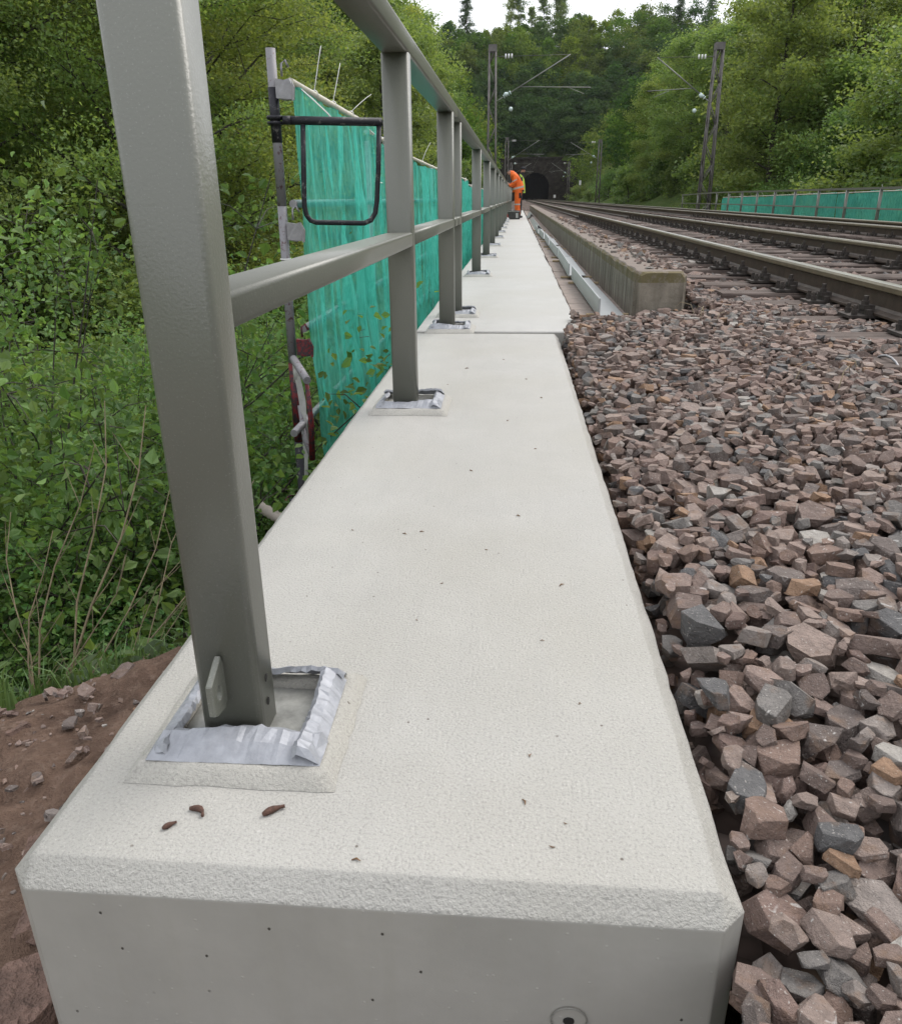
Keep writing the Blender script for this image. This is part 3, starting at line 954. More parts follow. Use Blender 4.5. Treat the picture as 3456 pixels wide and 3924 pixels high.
def build_stones():
    keep, Rm = drop_stones()
    cp = np.array((0, 0, .65))
    def score(s):
        x, y, z, a, v, k, cov = s
        d = np.array((x, y, z)) - cp
        c = (0.9969 * d[0] + .0788 * d[1] - .0083 * d[2], .0216 * d[0] - .3711 * d[1] - .9283 * d[2], -.0763 * d[0] + .9252 * d[1] - .3717 * d[2])
        if c[2] < .2: return 0
        u = c[0] / c[2]; w = c[1] / c[2]
        if abs(u) > .62 or abs(w) > .70: return 0
        return a / c[2] * (1.0 if cov < .028 else .3)
    sc = np.array([score(s) for s in keep])
    top = set(np.argsort(-sc)[:300].tolist())
    meshes = {}
    rest = []
    for i, (x, y, z, a, v, k, cov) in enumerate(keep):
        if i in top and sc[i] > 0:
            if v not in meshes:
                meshes[v] = fast_mesh('ballast_stone', SV[v][0], SV[v][1], [MAT['stone1']])
            o = link('ballast_stone', meshes[v], bedroot)
            o.matrix_basis = Matrix.Translation((x, y, z)) @ Matrix([list(r) for r in Rm[k]]).to_4x4() @ Matrix.Scale(a, 4)
        else:
            rest.append((np.array((x, y, z)), Rm[k] * a, v))
    o = link('ballast_gravel', join_stones('ballast_gravel', rest, SV), bedroot)
    o["kind"] = "stuff"
    # farther stones: along and between the tracks
    g = np.random.default_rng(5)
    items = []
    def scatter(xa, xb, ya, yb, dens, am):
        n = int((xb - xa) * (yb - ya) * dens)
        X = g.uniform(xa, xb, n); Y = g.uniform(ya, yb, n)
        Aa = np.clip(g.lognormal(math.log(am), .28, n), .015, .06)
        R = rot_mats(n, .45, g)
        Z = bed_z(X, Y)
        v = g.integers(0, len(SVlow), n)
        for i in range(n):
            x, y_ = X[i], Y[i]
            if 1.40 < x < 4.02 and near_sleeper(y_, .75) and g.random() > (.45 if x < 1.8 else .22): continue
            if 4.85 < x < 7.45 and near_sleeper(y_, .5) and g.random() > .3: continue
            if min(abs(x - 1.95), abs(x - 3.457), abs(x - 5.40), abs(x - 6.90)) < .10: continue
            items.append((np.array((x, y_, Z[i] + Aa[i] * g.uniform(-.1, .45))), R[i] * Aa[i], int(v[i])))
    scatter(0.99, 2.05, 5.2, 9, 420, .026)
    scatter(2.0, 4.0, 2.5, 9, 330, .026)
    scatter(4.0, 4.9, 5, 16, 480, .028)
    scatter(0.99, 4.0, 9, 16, 190, .030)
    scatter(4.9, 7.4, 8, 22, 120, .030)
    scatter(7.4, 9.6, 12, 26, 60, .034)
    scatter(0.99, 4.9, 16, 28, 60, .036)
    for i in range(1500):
        y_ = 4.75 + 14 * g.random() ** 1.5; x = .955 - abs(g.normal(0, .085))
        if x < .70: continue
        a = float(np.clip(g.lognormal(math.log(.011), .55), .004, .032))
        items.append((np.array((x, y_, .2625 + a * .3)), rot_mats(1, .4, g)[0] * a, int(g.integers(0, len(SVlow)))))
    o = link('track_gravel', join_stones('track_gravel', items, SVlow), bedroot)
    o["kind"] = "stuff"
build_stones()

# ------------------------------------------------------------------ tracks
RAIL_PROFILE = [(-.0625, 0), (.0625, 0), (.0625, .011), (.02, .022), (.0085, .036), (.0085, .112), (.034, .122), (.0355, .146), (.027, .158), (.012, .160), (-.012, .160), (-.027, .158), (-.0355, .146), (-.034, .122), (-.0085, .112), (-.0085, .036), (-.02, .022), (-.0625, .011)]
def build_track(xc, zl, zr, ys0, ys1, y0off, lab):
    """xc: X of the two rails; zl/zr: rail foot levels; sleepers ys0..ys1"""
    root = empty('railway_track', ((xc[0] + xc[1]) / 2, 0, 0))
    tag(root, lab, 'railway track')
    ox = (xc[0] + xc[1]) / 2
    n = len(RAIL_PROFILE)
    for x, zf in ((xc[0], zl), (xc[1], zr)):
        m = MB()
        ys = [-2.5, 20, 60, 150, 300]
        vs = [(x - ox + p[0], y, zf + p[1]) for y in ys for p in RAIL_PROFILE]
        for i in range(len(ys) - 1):
            for q in range(n):
                r = (q + 1) % n
                mi = 0
                if q in (7, 8, 10, 11, 12, 6, 13): mi = 1
                if q in (9, 8, 10): mi = 2
                m.add([vs[i * n + q], vs[i * n + r], vs[(i + 1) * n + r], vs[(i + 1) * n + q]], [(0, 1, 2, 3)], mi, False)
        m.prism([vs[k] for k in range(n)], (0, -0.003, 0), 0)
        m.build('rail', [MAT['rail'], MAT['railhead'], MAT['railtop']], root)
    if xc[0] < 3:
        m = MB(); m.tube([(1.475 - ox, 3.23 + .136 * math.cos(a), -.02 + .075 * math.sin(a)) for a in np.linspace(-.3, 3.44, 12)], .006, 4); m.build('end_strap', MAT['galv'], root)
    # one sleeper with plates, bolts and clips, then copies
    slope = (zr - zl) / (xc[1] - xc[0])
    zs = zl - 0.018
    def plate(px, zf):
        m = MB()
        m.box(px - .19, px + .19, -.08, .08, zf - .016, zf - .001)
        for sx in (-1, 1):
            m.box(px + sx * .068, px + sx * .098, -.075, .075, zf - .001, zf + .026)
            for yy in (-.045, .045):
                b = [(px + sx * .15 + .017 * math.cos(a), yy + .017 * math.sin(a), zf - .001) for a in np.linspace(0, 6.283, 7)[:-1]]
                m.prism(b, (0, 0, .028))
                b = [(px + sx * .15 + .011 * math.cos(a), yy + .011 * math.sin(a), zf + .027) for a in np.linspace(0, 6.283, 5)[:-1]]
                m.prism(b, (0, 0, .022))
        return m
    def clip(px, zf, sx):
        m = MB()
        m.box(px + sx * .045 if sx > 0 else px - .105, px + .105 if sx > 0 else px - .045, -.035, .035, zf + .022, zf + .046)
        m.prism([(px + sx * .085 + .021 * math.cos(a), .021 * math.sin(a), zf + .046) for a in np.linspace(0, 6.283, 7)[:-1]], (0, 0, .020))
        m.prism([(px + sx * .085 + .013 * math.cos(a), .013 * math.sin(a), zf + .066) for a in np.linspace(0, 6.283, 9)[:-1]], (0, 0, .026))
        return m
    proto = []
    for v in range(4):
        m = MB()
        nseg = 7
        xs = np.linspace(-1.30, 1.30, nseg)
        prof = [(-.128, -.15), (.128, -.15), (.128, -.012), (.11, 0), (.035, .002), (-.03, -.002), (-.112, 0), (-.128, -.014)]
        rr = random.Random(40 + v)
        vs = [(x, p[0] + rr.uniform(-.006, .006), zs - 0.0 + slope * x + p[1] * 1.0 + rr.uniform(-.006, .003)) for x in xs for p in prof]
        k = len(prof)
        fs = [(i * k + q, i * k + (q + 1) % k, (i + 1) * k + (q + 1) % k, (i + 1) * k + q) for i in range(nseg - 1) for q in range(k)]
        fs += [tuple(reversed(range(k))), tuple((nseg - 1) * k + q for q in range(k))]
        m.add(vs, fs)
        proto.append(m.build('sleeper', MAT['sleeper']))
    pl = [plate(x - ox, z).build('base_plate', MAT['fast']) for x, z in ((xc[0], zl), (xc[1], zr))]
    cl = [clip(x - ox, z, s).build('clip_bolt', MAT['fast']) for x, z in ((xc[0], zl), (xc[1], zr)) for s in (-1, 1)]
    y = ys0; i = 0
    while y < ys1:
        s = proto[i % 4].copy(); C.objects.link(s); s.name = 'sleeper'
        s.parent = root; s.location = (random.uniform(-.03, .03), y, random.uniform(-.006, .003)); s.rotation_euler = (0, 0, random.uniform(-.012, .012))
        if y < 26:
            for p in pl + cl:
                c = p.copy(); C.objects.link(c); c.parent = s
                c.location = (-s.location.x, 0, -s.location.z); c.rotation_euler = (0, 0, -s.rotation_euler.z)
        y += 0.62; i += 1
    for p in proto + pl + cl:
        bpy.data.objects.remove(p, do_unlink=True)
    return root
build_track((1.95, 3.457), 0.058, 0.058, 0.75, 60, 0, 'nearer railway track on wooden sleepers beside the low wall')
build_track((5.40, 6.90), 0.070, 0.028, 0.5, 60, 0, 'farther railway track beside the opposite railing')

# ------------------------------------------------------------------ left railing
PX0, PX1 = -0.398, -0.318            # post faces
def build_post(parent, yf, ox, zt=1.036):
    m = MB(); m.rbox_z(PX0, PX1, 0, 0.06, 0.010, zt, 0.009)
    return m.build('post', MAT['paint'], parent, (ox, yf, 0))

def hrail(name, parent, ya, yb, za, zb, ox=0.0):
    """box rail with rounded long edges running along Y"""
    r = 0.008; pts = []
    x0, x1 = PX0 + ox, PX1 + ox
    for cx, cz, a0 in ((x1 - r, zb - r, 0), (x0 + r, zb - r, 90), (x0 + r, za + r, 180), (x1 - r, za + r, 270)):
        for k in range(4):
            a = math.radians(a0 + 30 * k); pts.append((cx + r * math.cos(a), ya, cz + r * math.sin(a)))
    m = MB(); m.prism(pts, (0, yb - ya, 0), 0, True)
    return m.build(name, MAT['paint'], parent)

PAD = {}
def pad_meshes(seed):
    r = random.Random(seed)
    def ringrect(x0, x1, y0, y1, z, n=9, jx=.002, jz=.001):
        p = []
        for k in range(n): p.append((x0 + (x1 - x0) * k / n, y0, z))
        for k in range(n): p.append((x1, y0 + (y1 - y0) * k / n, z))
        for k in range(n): p.append((x1 - (x1 - x0) * k / n, y1, z))
        for k in range(n): p.append((x0, y1 - (y1 - y0) * k / n, z))
        return [(a + r.uniform(-jx, jx), b + r.uniform(-jx, jx), c + r.uniform(-jz, jz)) for a, b, c in p]
    # coated mortar pad: skirt + step + hollow middle
    R0 = ringrect(-.468, -.212, -.083, .155, 0.0006, 12, .0018, 0)
    R1 = ringrect(-.455, -.226, -.070, .142, 0.0165, 12, .001, .0008)
    R2 = ringrect(-.447, -.234, -.062, .134, 0.0185, 12, .001, .001)
    R3 = ringrect(-.434, -.248, -.040, .118, 0.0195, 12, .001, .001)
    R4 = ringrect(-.430, -.252, -.036, .114, 0.004, 12, .001, .0)
    m = MB(); n = len(R0)
    vs = R0 + R1 + R2 + R3 + R4
    fs = [(a * n + k, a * n + (k + 1) % n, (a + 1) * n + (k + 1) % n, (a + 1) * n + k) for a in range(4) for k in range(n)]
    m.add(vs, fs, 0, True)
    pad = m
    # four crumpled tape strips standing on the pad rim
    tapes = []
    def strip(pA, pB, inward, w, ztop, zlow, lean):
        m = MB(); nn = 28
        A = Vector(pA); B = Vector(pB); I = Vector(inward)
        rows = []
        for k in range(nn + 1):
            t = k / nn
            p = A.lerp(B, t)
            wob = r.uniform(-.0014, .0014)
            h = ztop + .005 * math.sin(t * 6 + lean) + r.uniform(-.0013, .0013) - (.010 if (k in (0, nn)) else 0)
            rows.append([(p.x, p.y, zlow + r.uniform(0, .001)),
                         (p.x + I.x * w * .45 + wob, p.y + I.y * w * .45 + wob, zlow + (h - zlow) * .72 + r.uniform(-.0015, .0015)),
                         (p.x + I.x * w * .9 + wob, p.y + I.y * w * .9 - wob, h),
                         (p.x + I.x * w * 1.12, p.y + I.y * w * 1.12, h - .006 + r.uniform(-.002, .002))])
        vs = [q for rw in rows for q in rw]
        fs = [(a * 4 + q, (a + 1) * 4 + q, (a + 1) * 4 + q + 1, a * 4 + q + 1) for a in range(nn) for q in range(3)]
        m.add(vs, fs, 0, False)
        return m
    z0 = .0190
    tapes.append(strip((-.446, -.064, 0), (-.232, -.060, 0), (0, 1, 0), .046, .037 + r.uniform(-.003, .004), z0, r.uniform(0, 6)))
    tapes.append(strip((-.233, -.058, 0), (-.236, .122, 0), (-1, 0, 0), .030, .036 + r.uniform(-.004, .008), z0, r.uniform(0, 6)))
    tapes.append(strip((-.238, .134, 0), (-.446, .132, 0), (0, -1, 0), .020, .040 + r.uniform(-.004, .006), z0, r.uniform(0, 6)))
    tapes.append(strip((-.447, .128, 0), (-.447, -.056, 0), (1, 0, 0), .022, .032 + r.uniform(-.003, .006), z0, r.uniform(0, 6)))
    pl = MB(); pl.box(-.428, -.254, -.034, .112, 0.002, .0095)
    return pad, tapes, pl

def rail_base(parent, yf, ox, protos):
    for nm, me in protos:
        o = link(nm, me, parent, (ox, yf, 0))

def make_base_protos(seed):
    pad, tapes, pl = pad_meshes(seed)
    out = []
    o = pad.build('mortar_pad', MAT['mortar']); out.append(('mortar_pad', o.data)); bpy.data.objects.remove(o)
    o = pl.build('base_plate', MAT['plate'], None, (0, 0, 0), .002, 1); out.append(('base_plate', o.data)); bpy.data.objects.remove(o)
    for t in tapes:
        o = t.build('tape_strip', MAT['tape']); out.append(('tape_strip', o.data)); bpy.data.objects.remove(o)
    return out
BASES = [make_base_protos(s) for s in (11, 12, 13, 14)]

rail1 = empty('railing', (-0.358, 0.8, 0))
tag(rail1, 'near grey green steel railing section on the edge beam with pierced end lug', 'railing')
def child_off(root):
    return -root.location.x, -root.location.y
class Grp:
    """children are built in world coordinates; the parent only shifts them"""
    def __init__(self, root): self.root = root
    def fix(self):
        for c in self.root.children:
            c.matrix_parent_inverse = Matrix.Translation(self.root.location).inverted()
g1 = Grp(rail1)
build_post(rail1, 0.803, 0.010, 1.036)
build_post(rail1, 2.525, 0.0)
build_post(rail1, 4.185, 0.0)
hrail('mid_rail', rail1, 0.862, 2.5245, .513, .555)
hrail('mid_rail', rail1, 2.5855, 4.1845, .513, .555)
hrail('mid_rail', rail1, 4.2455, 4.485, .513, .555)
hrail('top_rail', rail1, 0.80, 4.490, 1.0362, 1.092)
rail_base(rail1, 0.803, 0.010, BASES[0]); rail_base(rail1, 2.525, 0, BASES[1]); rail_base(rail1, 4.185, 0, BASES[2])
# pierced lug on the near face of the end post
m = MB()
lug = [(-.5, -1), (.5, -1), (.5, .55), (.1, 1), (-.5, .8)]
out_ring = [(-.001, -.048, .062), (-.001, -.048, .135), (-.001, -.002, .150), (-.001, -.002, .045)]
ya, yb = -.042, 0.0005
def plate_with_hole(m, x0, th, ycs, zcs, poly, hc, hr, n=16):
    hole = [(hc[0] + hr * math.cos(a), hc[1] + 1.5 * hr * math.sin(a)) for a in np.linspace(0, 2 * math.pi, n, endpoint=False)]
    # outer points sampled along rays from the hole centre
    outer = []
    for a in np.linspace(0, 2 * math.pi, n, endpoint=False):
        d = (math.cos(a), math.sin(a)); best = 9
        for k in range(len(poly)):
            p, q = poly[k], poly[(k + 1) % len(poly)]
            ex, ey = q[0] - p[0], q[1] - p[1]
            den = d[0] * ey - d[1] * ex
            if abs(den) < 1e-9: continue
            t = ((p[0] - hc[0]) * ey - (p[1] - hc[1]) * ex) / den
            u = ((p[0] - hc[0]) * d[1] - (p[1] - hc[1]) * d[0]) / den
            if t > 0 and -1e-6 <= u <= 1 + 1e-6: best = min(best, t)
        outer.append((hc[0] + d[0] * best, hc[1] + d[1] * best))
    vs = []
    for x in (x0, x0 + th):
        vs += [(x, p[0], p[1]) for p in outer] + [(x, p[0], p[1]) for p in hole]
    fs = []
    for k in range(n):
        l = (k + 1) % n
        fs += [(k, l, n + l, n + k), (2 * n + k, 3 * n + k, 3 * n + l, 2 * n + l), (k, 2 * n + k, 2 * n + l, l), (n + k, n + l, 3 * n + l, 3 * n + k)]
    m.add(vs, fs)
plate_with_hole(m, -.368, .008, None, None, [(-.042, .066), (.003, .058), (.003, .136), (-.014, .128), (-.042, .112)], (-.021, .091), .0068)
m.build('end_lug', MAT['paint'], rail1, (0.010, 0.803, 0), .0012, 1)
# two bolt holes in the post side, their shade painted as near-black discs
for yy, zz in ((.028, .082), (.026, .048)):
    m = MB(); m.prism([(PX1 + .0002, yy + .0042 * math.cos(a), zz + .0055 * math.sin(a)) for a in np.linspace(0, 2 * math.pi, 14, endpoint=False)], (.0006, 0, 0))
    m.build('bolt_hole_shade', MAT['dark'], rail1, (0.010, 0.803, 0))
g1.fix()

rail2 = empty('railing', (-0.358, 4.75, 0))
tag(rail2, 'long grey green steel railing running along the walkway towards the tunnel', 'railing')
posts = [4.755] + [7.33 + 2.37 * i for i in range(17)]
for i, y in enumerate(posts):
    build_post(rail2, y, 0.0)
    rail_base(rail2, y, 0, BASES[(i * 3 + 1) % 4])
    yn = posts[i + 1] - .0005 if i + 1 < len(posts) else y + 0.3
    hrail('mid_rail', rail2, y + .0605, yn, .513, .555)
hrail('mid_rail', rail2, 4.490, 4.7545, .513, .555)
ys = [4.496, 12.1, 21.6, 31.1, 40.6, posts[-1] + .3]
for a, b in zip(ys[:-1], ys[1:]):
    hrail('top_rail', rail2, a, b - .004, 1.0362, 1.092)
Grp(rail2).fix()

# ------------------------------------------------------------------ opposite railing, walkway and nets
rw = MB(); rw.box(9.62, 10.6, 3.5, 62, -0.62, -0.26)
tag(rw.build('far_walkway', MAT['coat_far']), 'narrow concrete walkway under the opposite railing', 'walkway')
rail3 = empty('railing', (10.0, 12, -0.26)); tag(rail3, 'grey steel railing on the opposite side beyond both tracks', 'railing')
ytmp = 43.5
ps = []
while ytmp > 7:
    ps.append(ytmp); ytmp -= 2.41
ps = sorted(ps)
for i, y in enumerate(ps):
    m = MB(); m.rbox_z(9.96, 10.04, y, y + .06, -.262, .785, .008); m.build('post', MAT['paint'], rail3)
    m = MB(); m.box(9.90, 10.10, y - .06, y + .12, -.262, -.235); m.build('base_plate', MAT['plate'], rail3)
for x, za, zb, nm in ((10, .786, .845, 'top_rail'), (10, .262, .302, 'mid_rail')):
    for a, b in zip(ps[:-1], ps[1:]):
        m = MB()
        m.box(x - .04, x + .04, a + (.0605 if nm == 'mid_rail' else 0), b - .0005, za, zb); m.build(nm, MAT['paint'], rail3)
m = MB(); m.prism([(9.96, ps[-1] + .061, .262), (10.04, ps[-1] + .061, .262), (10.04, ps[-1] + .061, .302), (9.96, ps[-1] + .061, .302)], (0, 9.0, -.02)); m.build('mid_rail', MAT['paint'], rail3)
m = MB(); m.prism([(9.96, ps[-1] + .0605, .786), (10.04, ps[-1] + .0605, .786), (10.04, ps[-1] + .0605, .845), (9.96, ps[-1] + .0605, .845)], (0, 9.0, -.09)); m.build('top_rail', MAT['paint'], rail3)
for y in (48.0, 52.3):
    m = MB(); m.rbox_z(9.965, 10.035, y, y + .06, -.262, .75, .008); m.build('post', MAT['paint'], rail3)
Grp(rail3).fix()

def net_mesh(y0, y1, ztop, zbot, x0, amp, seed, ny, nz, sag=0.05, bays=2.5):
    r = np.random.default_rng(seed)
    ys = np.linspace(y0, y1, ny); ts = np.linspace(0, 1, nz)
    Yg, T = np.meshgrid(ys, ts)
    zt = ztop(Yg) if callable(ztop) else np.full_like(Yg, ztop)
    zt = zt - sag * np.abs(np.sin((Yg - y0) / bays * np.pi)) * 0.6 - 0.03 * np.maximum(0, vnoise(Yg * 3.1, Yg * 0 + seed, 4))
    Zg = zt + (zbot - zt) * T
    drift = 0.9 * vnoise(Zg * 0.9, Yg * 0.35, seed)          # folds lean and wander down the cloth
    u = Yg + 0.10 * drift
    fold = np.abs(vnoise(u * 7.5, Zg * 0.55, seed)) * 1.3 + 0.6 * vnoise(u * 17, Zg * 1.1, seed + 1) + 0.35 * vnoise(u * 36, Zg * 2.3, seed + 2)
    pinch = np.sin((Yg - y0) / bays * np.pi) ** 2
    X = x0 + amp * fold * (0.35 + 0.65 * T) * (0.4 + .6 * pinch) + 0.05 * vnoise(Yg * 1.1, Zg * 1.3, seed + 5) * np.sqrt(T)
    Yj = Yg + 0.02 * vnoise(Yg * 5, Zg * 3, seed + 7)
    V = np.stack([X.ravel(), Yj.ravel(), Zg.ravel()], 1)
    i, j = np.meshgrid(np.arange(nz - 1), np.arange(ny - 1), indexing='ij')
    a = (i * ny + j).ravel(); F = np.stack([a, a + 1, a + ny + 1, a + ny], 1)
    return fast_mesh('debris_net', V, F, [MAT['net']], True)

def tie(m, p, d, L, bend):
    p = Vector(p); d = Vector(d).normalized(); b = Vector(bend)
    m.tube([p + d * L * t + b * (t * t) for t in (0, .25, .5, .75, 1)], [.0028, .0026, .0024, .0022, .0018], 5)

# right-hand nets: two lengths
for (ya, yb, nm, seed) in ((9.5, 28.9, 'long teal debris net behind the opposite railing nearer part', 3), (28.93, 44.6, 'teal debris net behind the opposite railing towards the lattice mast', 4)):
    r = empty('debris_net', (10.55, ya, 0.0)); tag(r, nm, 'safety net', 'nets behind the opposite railing')
    zt = lambda Y: 0.80 - 0.0105 * (Y - 22) + 0.05 * np.sign(np.sin(Y * 1.3)) * .4
    o = link('mesh_sheet', net_mesh(ya, yb, zt, -1.2, 10.55, .045, seed, int((yb - ya) * 14), 26, .03, 2.4), r)
    m = MB(); m.tube([(10.56, ya, float(zt(np.array(ya)))), (10.56, yb, float(zt(np.array(yb))))], .016, 6); m.build('top_pole', MAT['plastic'], r)
    for t in np.arange(ya + .8, yb, 1.9):
        m = MB(); tie(m, (10.53, t, float(zt(np.array(t)))), (random.uniform(-.6, .6), random.uniform(-.5, .5), 1), .22, (random.uniform(-.05, .05), .05, -.05)); m.build('cable_tie', MAT['white'], r)
    Grp(r).fix()

# ------------------------------------------------------------------ scaffold and net on the left
scaf = empty('scaffold', (-1.22, 4.3, -1.6))
tag(scaf, 'weathered scaffold standards and rails outside the railing', 'scaffold')
m = MB(); m.tube([(-1.228, 4.32, .62), (-1.222, 4.32, 1.34)], .0242, 14); m.build('upper_tube', MAT['greyred'], scaf)
m = MB(); m.tube([(-1.24, 4.32, -.20), (-1.228, 4.32, .6195)], .0242, 14); m.build('middle_tube', MAT['greyred'], scaf)
m = MB(); m.tube([(-1.2435, 4.32, -.66), (-1.24, 4.32, -.2005)], .0258, 14); m.build('red_tube', MAT['redblack'], scaf)
m = MB(); m.tube([(-1.255, 4.32, -3.2), (-1.2435, 4.32, -.6605)], .0262, 14); m.build('lower_tube', MAT['black'], scaf)
m = MB(); m.tube([(-1.226, 4.32, .92), (-1.2245, 4.32, 1.17)], .0258, 14); m.build('scuffed_sleeve', MAT['black'], scaf)
for y in np.arange(6.8, 30, 2.5):
    m = MB(); m.tube([(-1.20, y, -3.2), (-1.20, y, .98 + (.1 if y < 20 else 0))], .0242, 8); m.build('standard', MAT['galv'], scaf)
for z, ya, yb in ((.63, 4.34, 29.5), (-.02, 4.36, 29.5), (-.52, 4.0, 29.5)):
    a = ya
    while a < yb - .1:
        b = min(a + 2.48, yb)
        m = MB(); m.tube([(-1.175, a, z), (-1.175, b, z)], .021, 8); m.build('ledger', MAT['galv'], scaf); a = b + .02
for (zc, s) in ((1.165, 1), (.50, 1), (-.105, .95)):       # wedge brackets on the end standard
    m = MB()
    m.prism([(-1.203, 4.285, zc - .046), (-1.160, 4.29, zc - .056), (-1.128, 4.29, zc - .052), (-1.122, 4.29, zc + .012), (-1.134, 4.29, zc + .040), (-1.16, 4.29, zc + .034), (-1.203, 4.285, zc + .040)], (0, .034, 0))
    m.prism([(-1.123, 4.28, zc - .060), (-1.112, 4.28, zc - .056), (-1.106, 4.28, zc + .0), (-1.120, 4.28, zc + .03)], (0, .012, 0))
    m.tube([(-1.17, 4.30, zc + .05), (-1.17, 4.302, zc + .105), (-1.150, 4.303, zc + .12), (-1.135, 4.304, zc + .09)], .006, 6)
    m.build('wedge_bracket', MAT['galv'] if zc > 0 else MAT['redblack'], scaf)
# ring coupler and U shaped guard frame
m = MB(); m.tube([(-1.226 + .034 * math.cos(a), 4.32 + .034 * math.sin(a), 1.035) for a in np.linspace(0, 6.283, 15)[:-1]], .011, 6, closed=True)
m.tube([(-1.226 + .034 * math.cos(a), 4.32 + .034 * math.sin(a), 1.010) for a in np.linspace(0, 6.283, 15)[:-1]], .009, 6, closed=True)
m.tube([(-1.185, 4.300, 1.022), (-1.150, 4.315, 1.022)], .021, 10); m.build('ring_coupler', MAT['black'], scaf)
fr = MB()
A = Vector((-1.165, 4.315, 1.022)); B = Vector((-.715, 4.50, 1.022))
fr.tube([A, B], [.021, .021], 10)
d = (B - A)
def fp(s, z): 
    q = A + d * s; return (q.x, q.y, z)
U = [fp(.16, 1.005), fp(.135, .80), fp(.115, .62), fp(.13, .575), fp(.17, .548), fp(.23, .538), fp(.5, .534), fp(.76, .530), fp(.84, .545), fp(.89, .58), fp(.915, .64), fp(.945, .80), fp(.97, 1.005)]
fr.tube(U, .0135, 8)
fr.build('guard_frame', MAT['black'], scaf)
# short stub tube, toggles and hanging strap below
m = MB(); m.tube([(-1.215, 4.25, -.165), (-1.085, 4.02, -.235)], .0215, 10); m.build('stub_tube', MAT['greyred'], scaf)
m = MB(); m.tube([(-1.105, 4.08, -.26), (-1.10, 4.09, -.48), (-1.112, 4.10, -.70)], [.012, .016, .018], 8); m.build('drop_leg', MAT['redblack'], scaf)
m = MB(); m.tube([(-1.19, 4.22, -.42), (-1.165, 4.17, -.60), (-1.115, 4.11, -.69)], .015, 8); m.build('brace', MAT['greyred'], scaf)
st = MB()
row = []
for k in range(16):
    t = k / 15
    z = -.19 - 1.0 * t
    x = -1.195 + .02 * math.sin(t * 5) + .03 * t; y = 4.21 - .05 * t
    w = .022 if t < .5 else .014
    row.append([(x - w * .8, y, z), (x + w * .8, y - .012 * math.sin(k * 1.7), z - .004)])
st.add([p for rr in row for p in rr], [(2 * i, 2 * i + 1, 2 * i + 3, 2 * i + 2) for i in range(15)], 0, True)
st.build('hanging_strap', MAT['strap'], scaf)
m = MB(); m.tube([(-1.20, 4.24, -.20), (-1.185, 4.215, -.235), (-1.205, 4.225, -.29)], [.02, .028, .012], 7); m.build('strap_knot', MAT['strap'], scaf)
# tie round the tube
m = MB(); m.tube([(-1.232 + .027 * math.cos(a), 4.32 + .027 * math.sin(a), .355) for a in np.linspace(0, 6.283, 12)[:-1]], .004, 5, closed=True); m.tube([(-1.21, 4.295, .355), (-1.165, 4.28, .348)], .004, 5); m.build('cable_tie', MAT['white'], scaf)
# base collar with red ring
m = MB(); m.tube([(-1.253, 4.32, -1.45), (-1.253, 4.32, -1.03)], [.075, .085], 12); m.build('base_bucket', MAT['black'], scaf)
m = MB(); m.tube([(-1.253 + .095 * math.cos(a), 4.32 + .095 * math.sin(a), -1.02) for a in np.linspace(2.2, 4.9, 10)], .007, 6); m.build('red_ring', MAT['redblack'], scaf)
m = MB(); m.box(-1.30, -.62, 4.35, 29.5, -1.30, -1.26); m.build('deck_board', MAT['packer'], scaf)
Grp(scaf).fix()

hose = MB()
hp, hr = [], []
for k in range(40):
    t = k / 39
    hp.append((-1.33 + .38 * t, 3.78 - .02 * t, -.86 - .24 * t)); hr.append(.028 if k % 2 else .033)
hose.tube(hp, hr, 10)
tag(hose.build('corrugated_hose', MAT['hose']), 'beige corrugated hose end poking out beside the edge beam', 'hose')

netroot = empty('debris_net', (-1.15, 4.4, 0.0)); tag(netroot, 'translucent teal debris net hanging on the scaffold outside the railing', 'safety net')
ztl = lambda Y: np.where(Y < 6.9, 1.19, np.where(Y < 9.3, 1.10 - .05 * (Y - 6.9) / 2.4, np.where(Y < 19.3, 1.04, .93)))
o = link('mesh_sheet', net_mesh(4.36, 29.4, ztl, -1.25, -1.145, .105, 17, 620, 70, .05, 2.5), netroot)
m = MB(); m.tube([(-1.148, 4.37, 1.200), (-1.146, 6.32, 1.175)], .019, 8); m.build('top_pole', MAT['plastic'], netroot)
for a, b, z in ((6.45, 9.0, 1.12), (9.2, 11.9, 1.06), (12, 19.2, 1.05), (19.4, 29, .94)):
    m = MB(); m.tube([(-1.148, a, z), (-1.146, b, z - .02)], .016, 6); m.build('top_pole', MAT['plastic'], netroot)
for y, z, dd, L in ((4.87, 1.21, (.2, .12, 1), .27), (5.35, 1.205, (.22, .25, 1), .27), (5.9, 1.2, (.42, .5, .5), .26), (7.4, 1.11, (.3, .5, .6), .3), (8.1, 1.1, (.25, .5, .8), .3), (10.2, 1.06, (.2, .5, .8), .3), (13.2, 1.05, (.1, .5, .9), .3)):
    m = MB(); tie(m, (-1.148, y, z), dd, L, (random.uniform(-.02, .03), .03, -.03)); 
    m.tube([(-1.148 + .021 * math.cos(a), y, z - .012 + .021 * math.sin(a)) for a in np.linspace(0, 6.283, 10)[:-1]], .0028, 4, closed=True)
    m.build('cable_tie', MAT['white'], netroot)
m = MB(); m.tube([(-1.14, 4.50, 1.19), (-1.06, 4.44, 1.13), (-.98, 4.42, 1.06), (-.955, 4.42, 1.03)], .004, 5); m.build('cord', MAT['white'], netroot)
m = MB(); m.tube([(-1.148, 6.32, 1.175), (-1.13, 6.6, 1.13), (-1.14, 6.9, 1.12), (-1.14, 7.3, 1.13)], .005, 5); m.build('cord', MAT['white'], netroot)
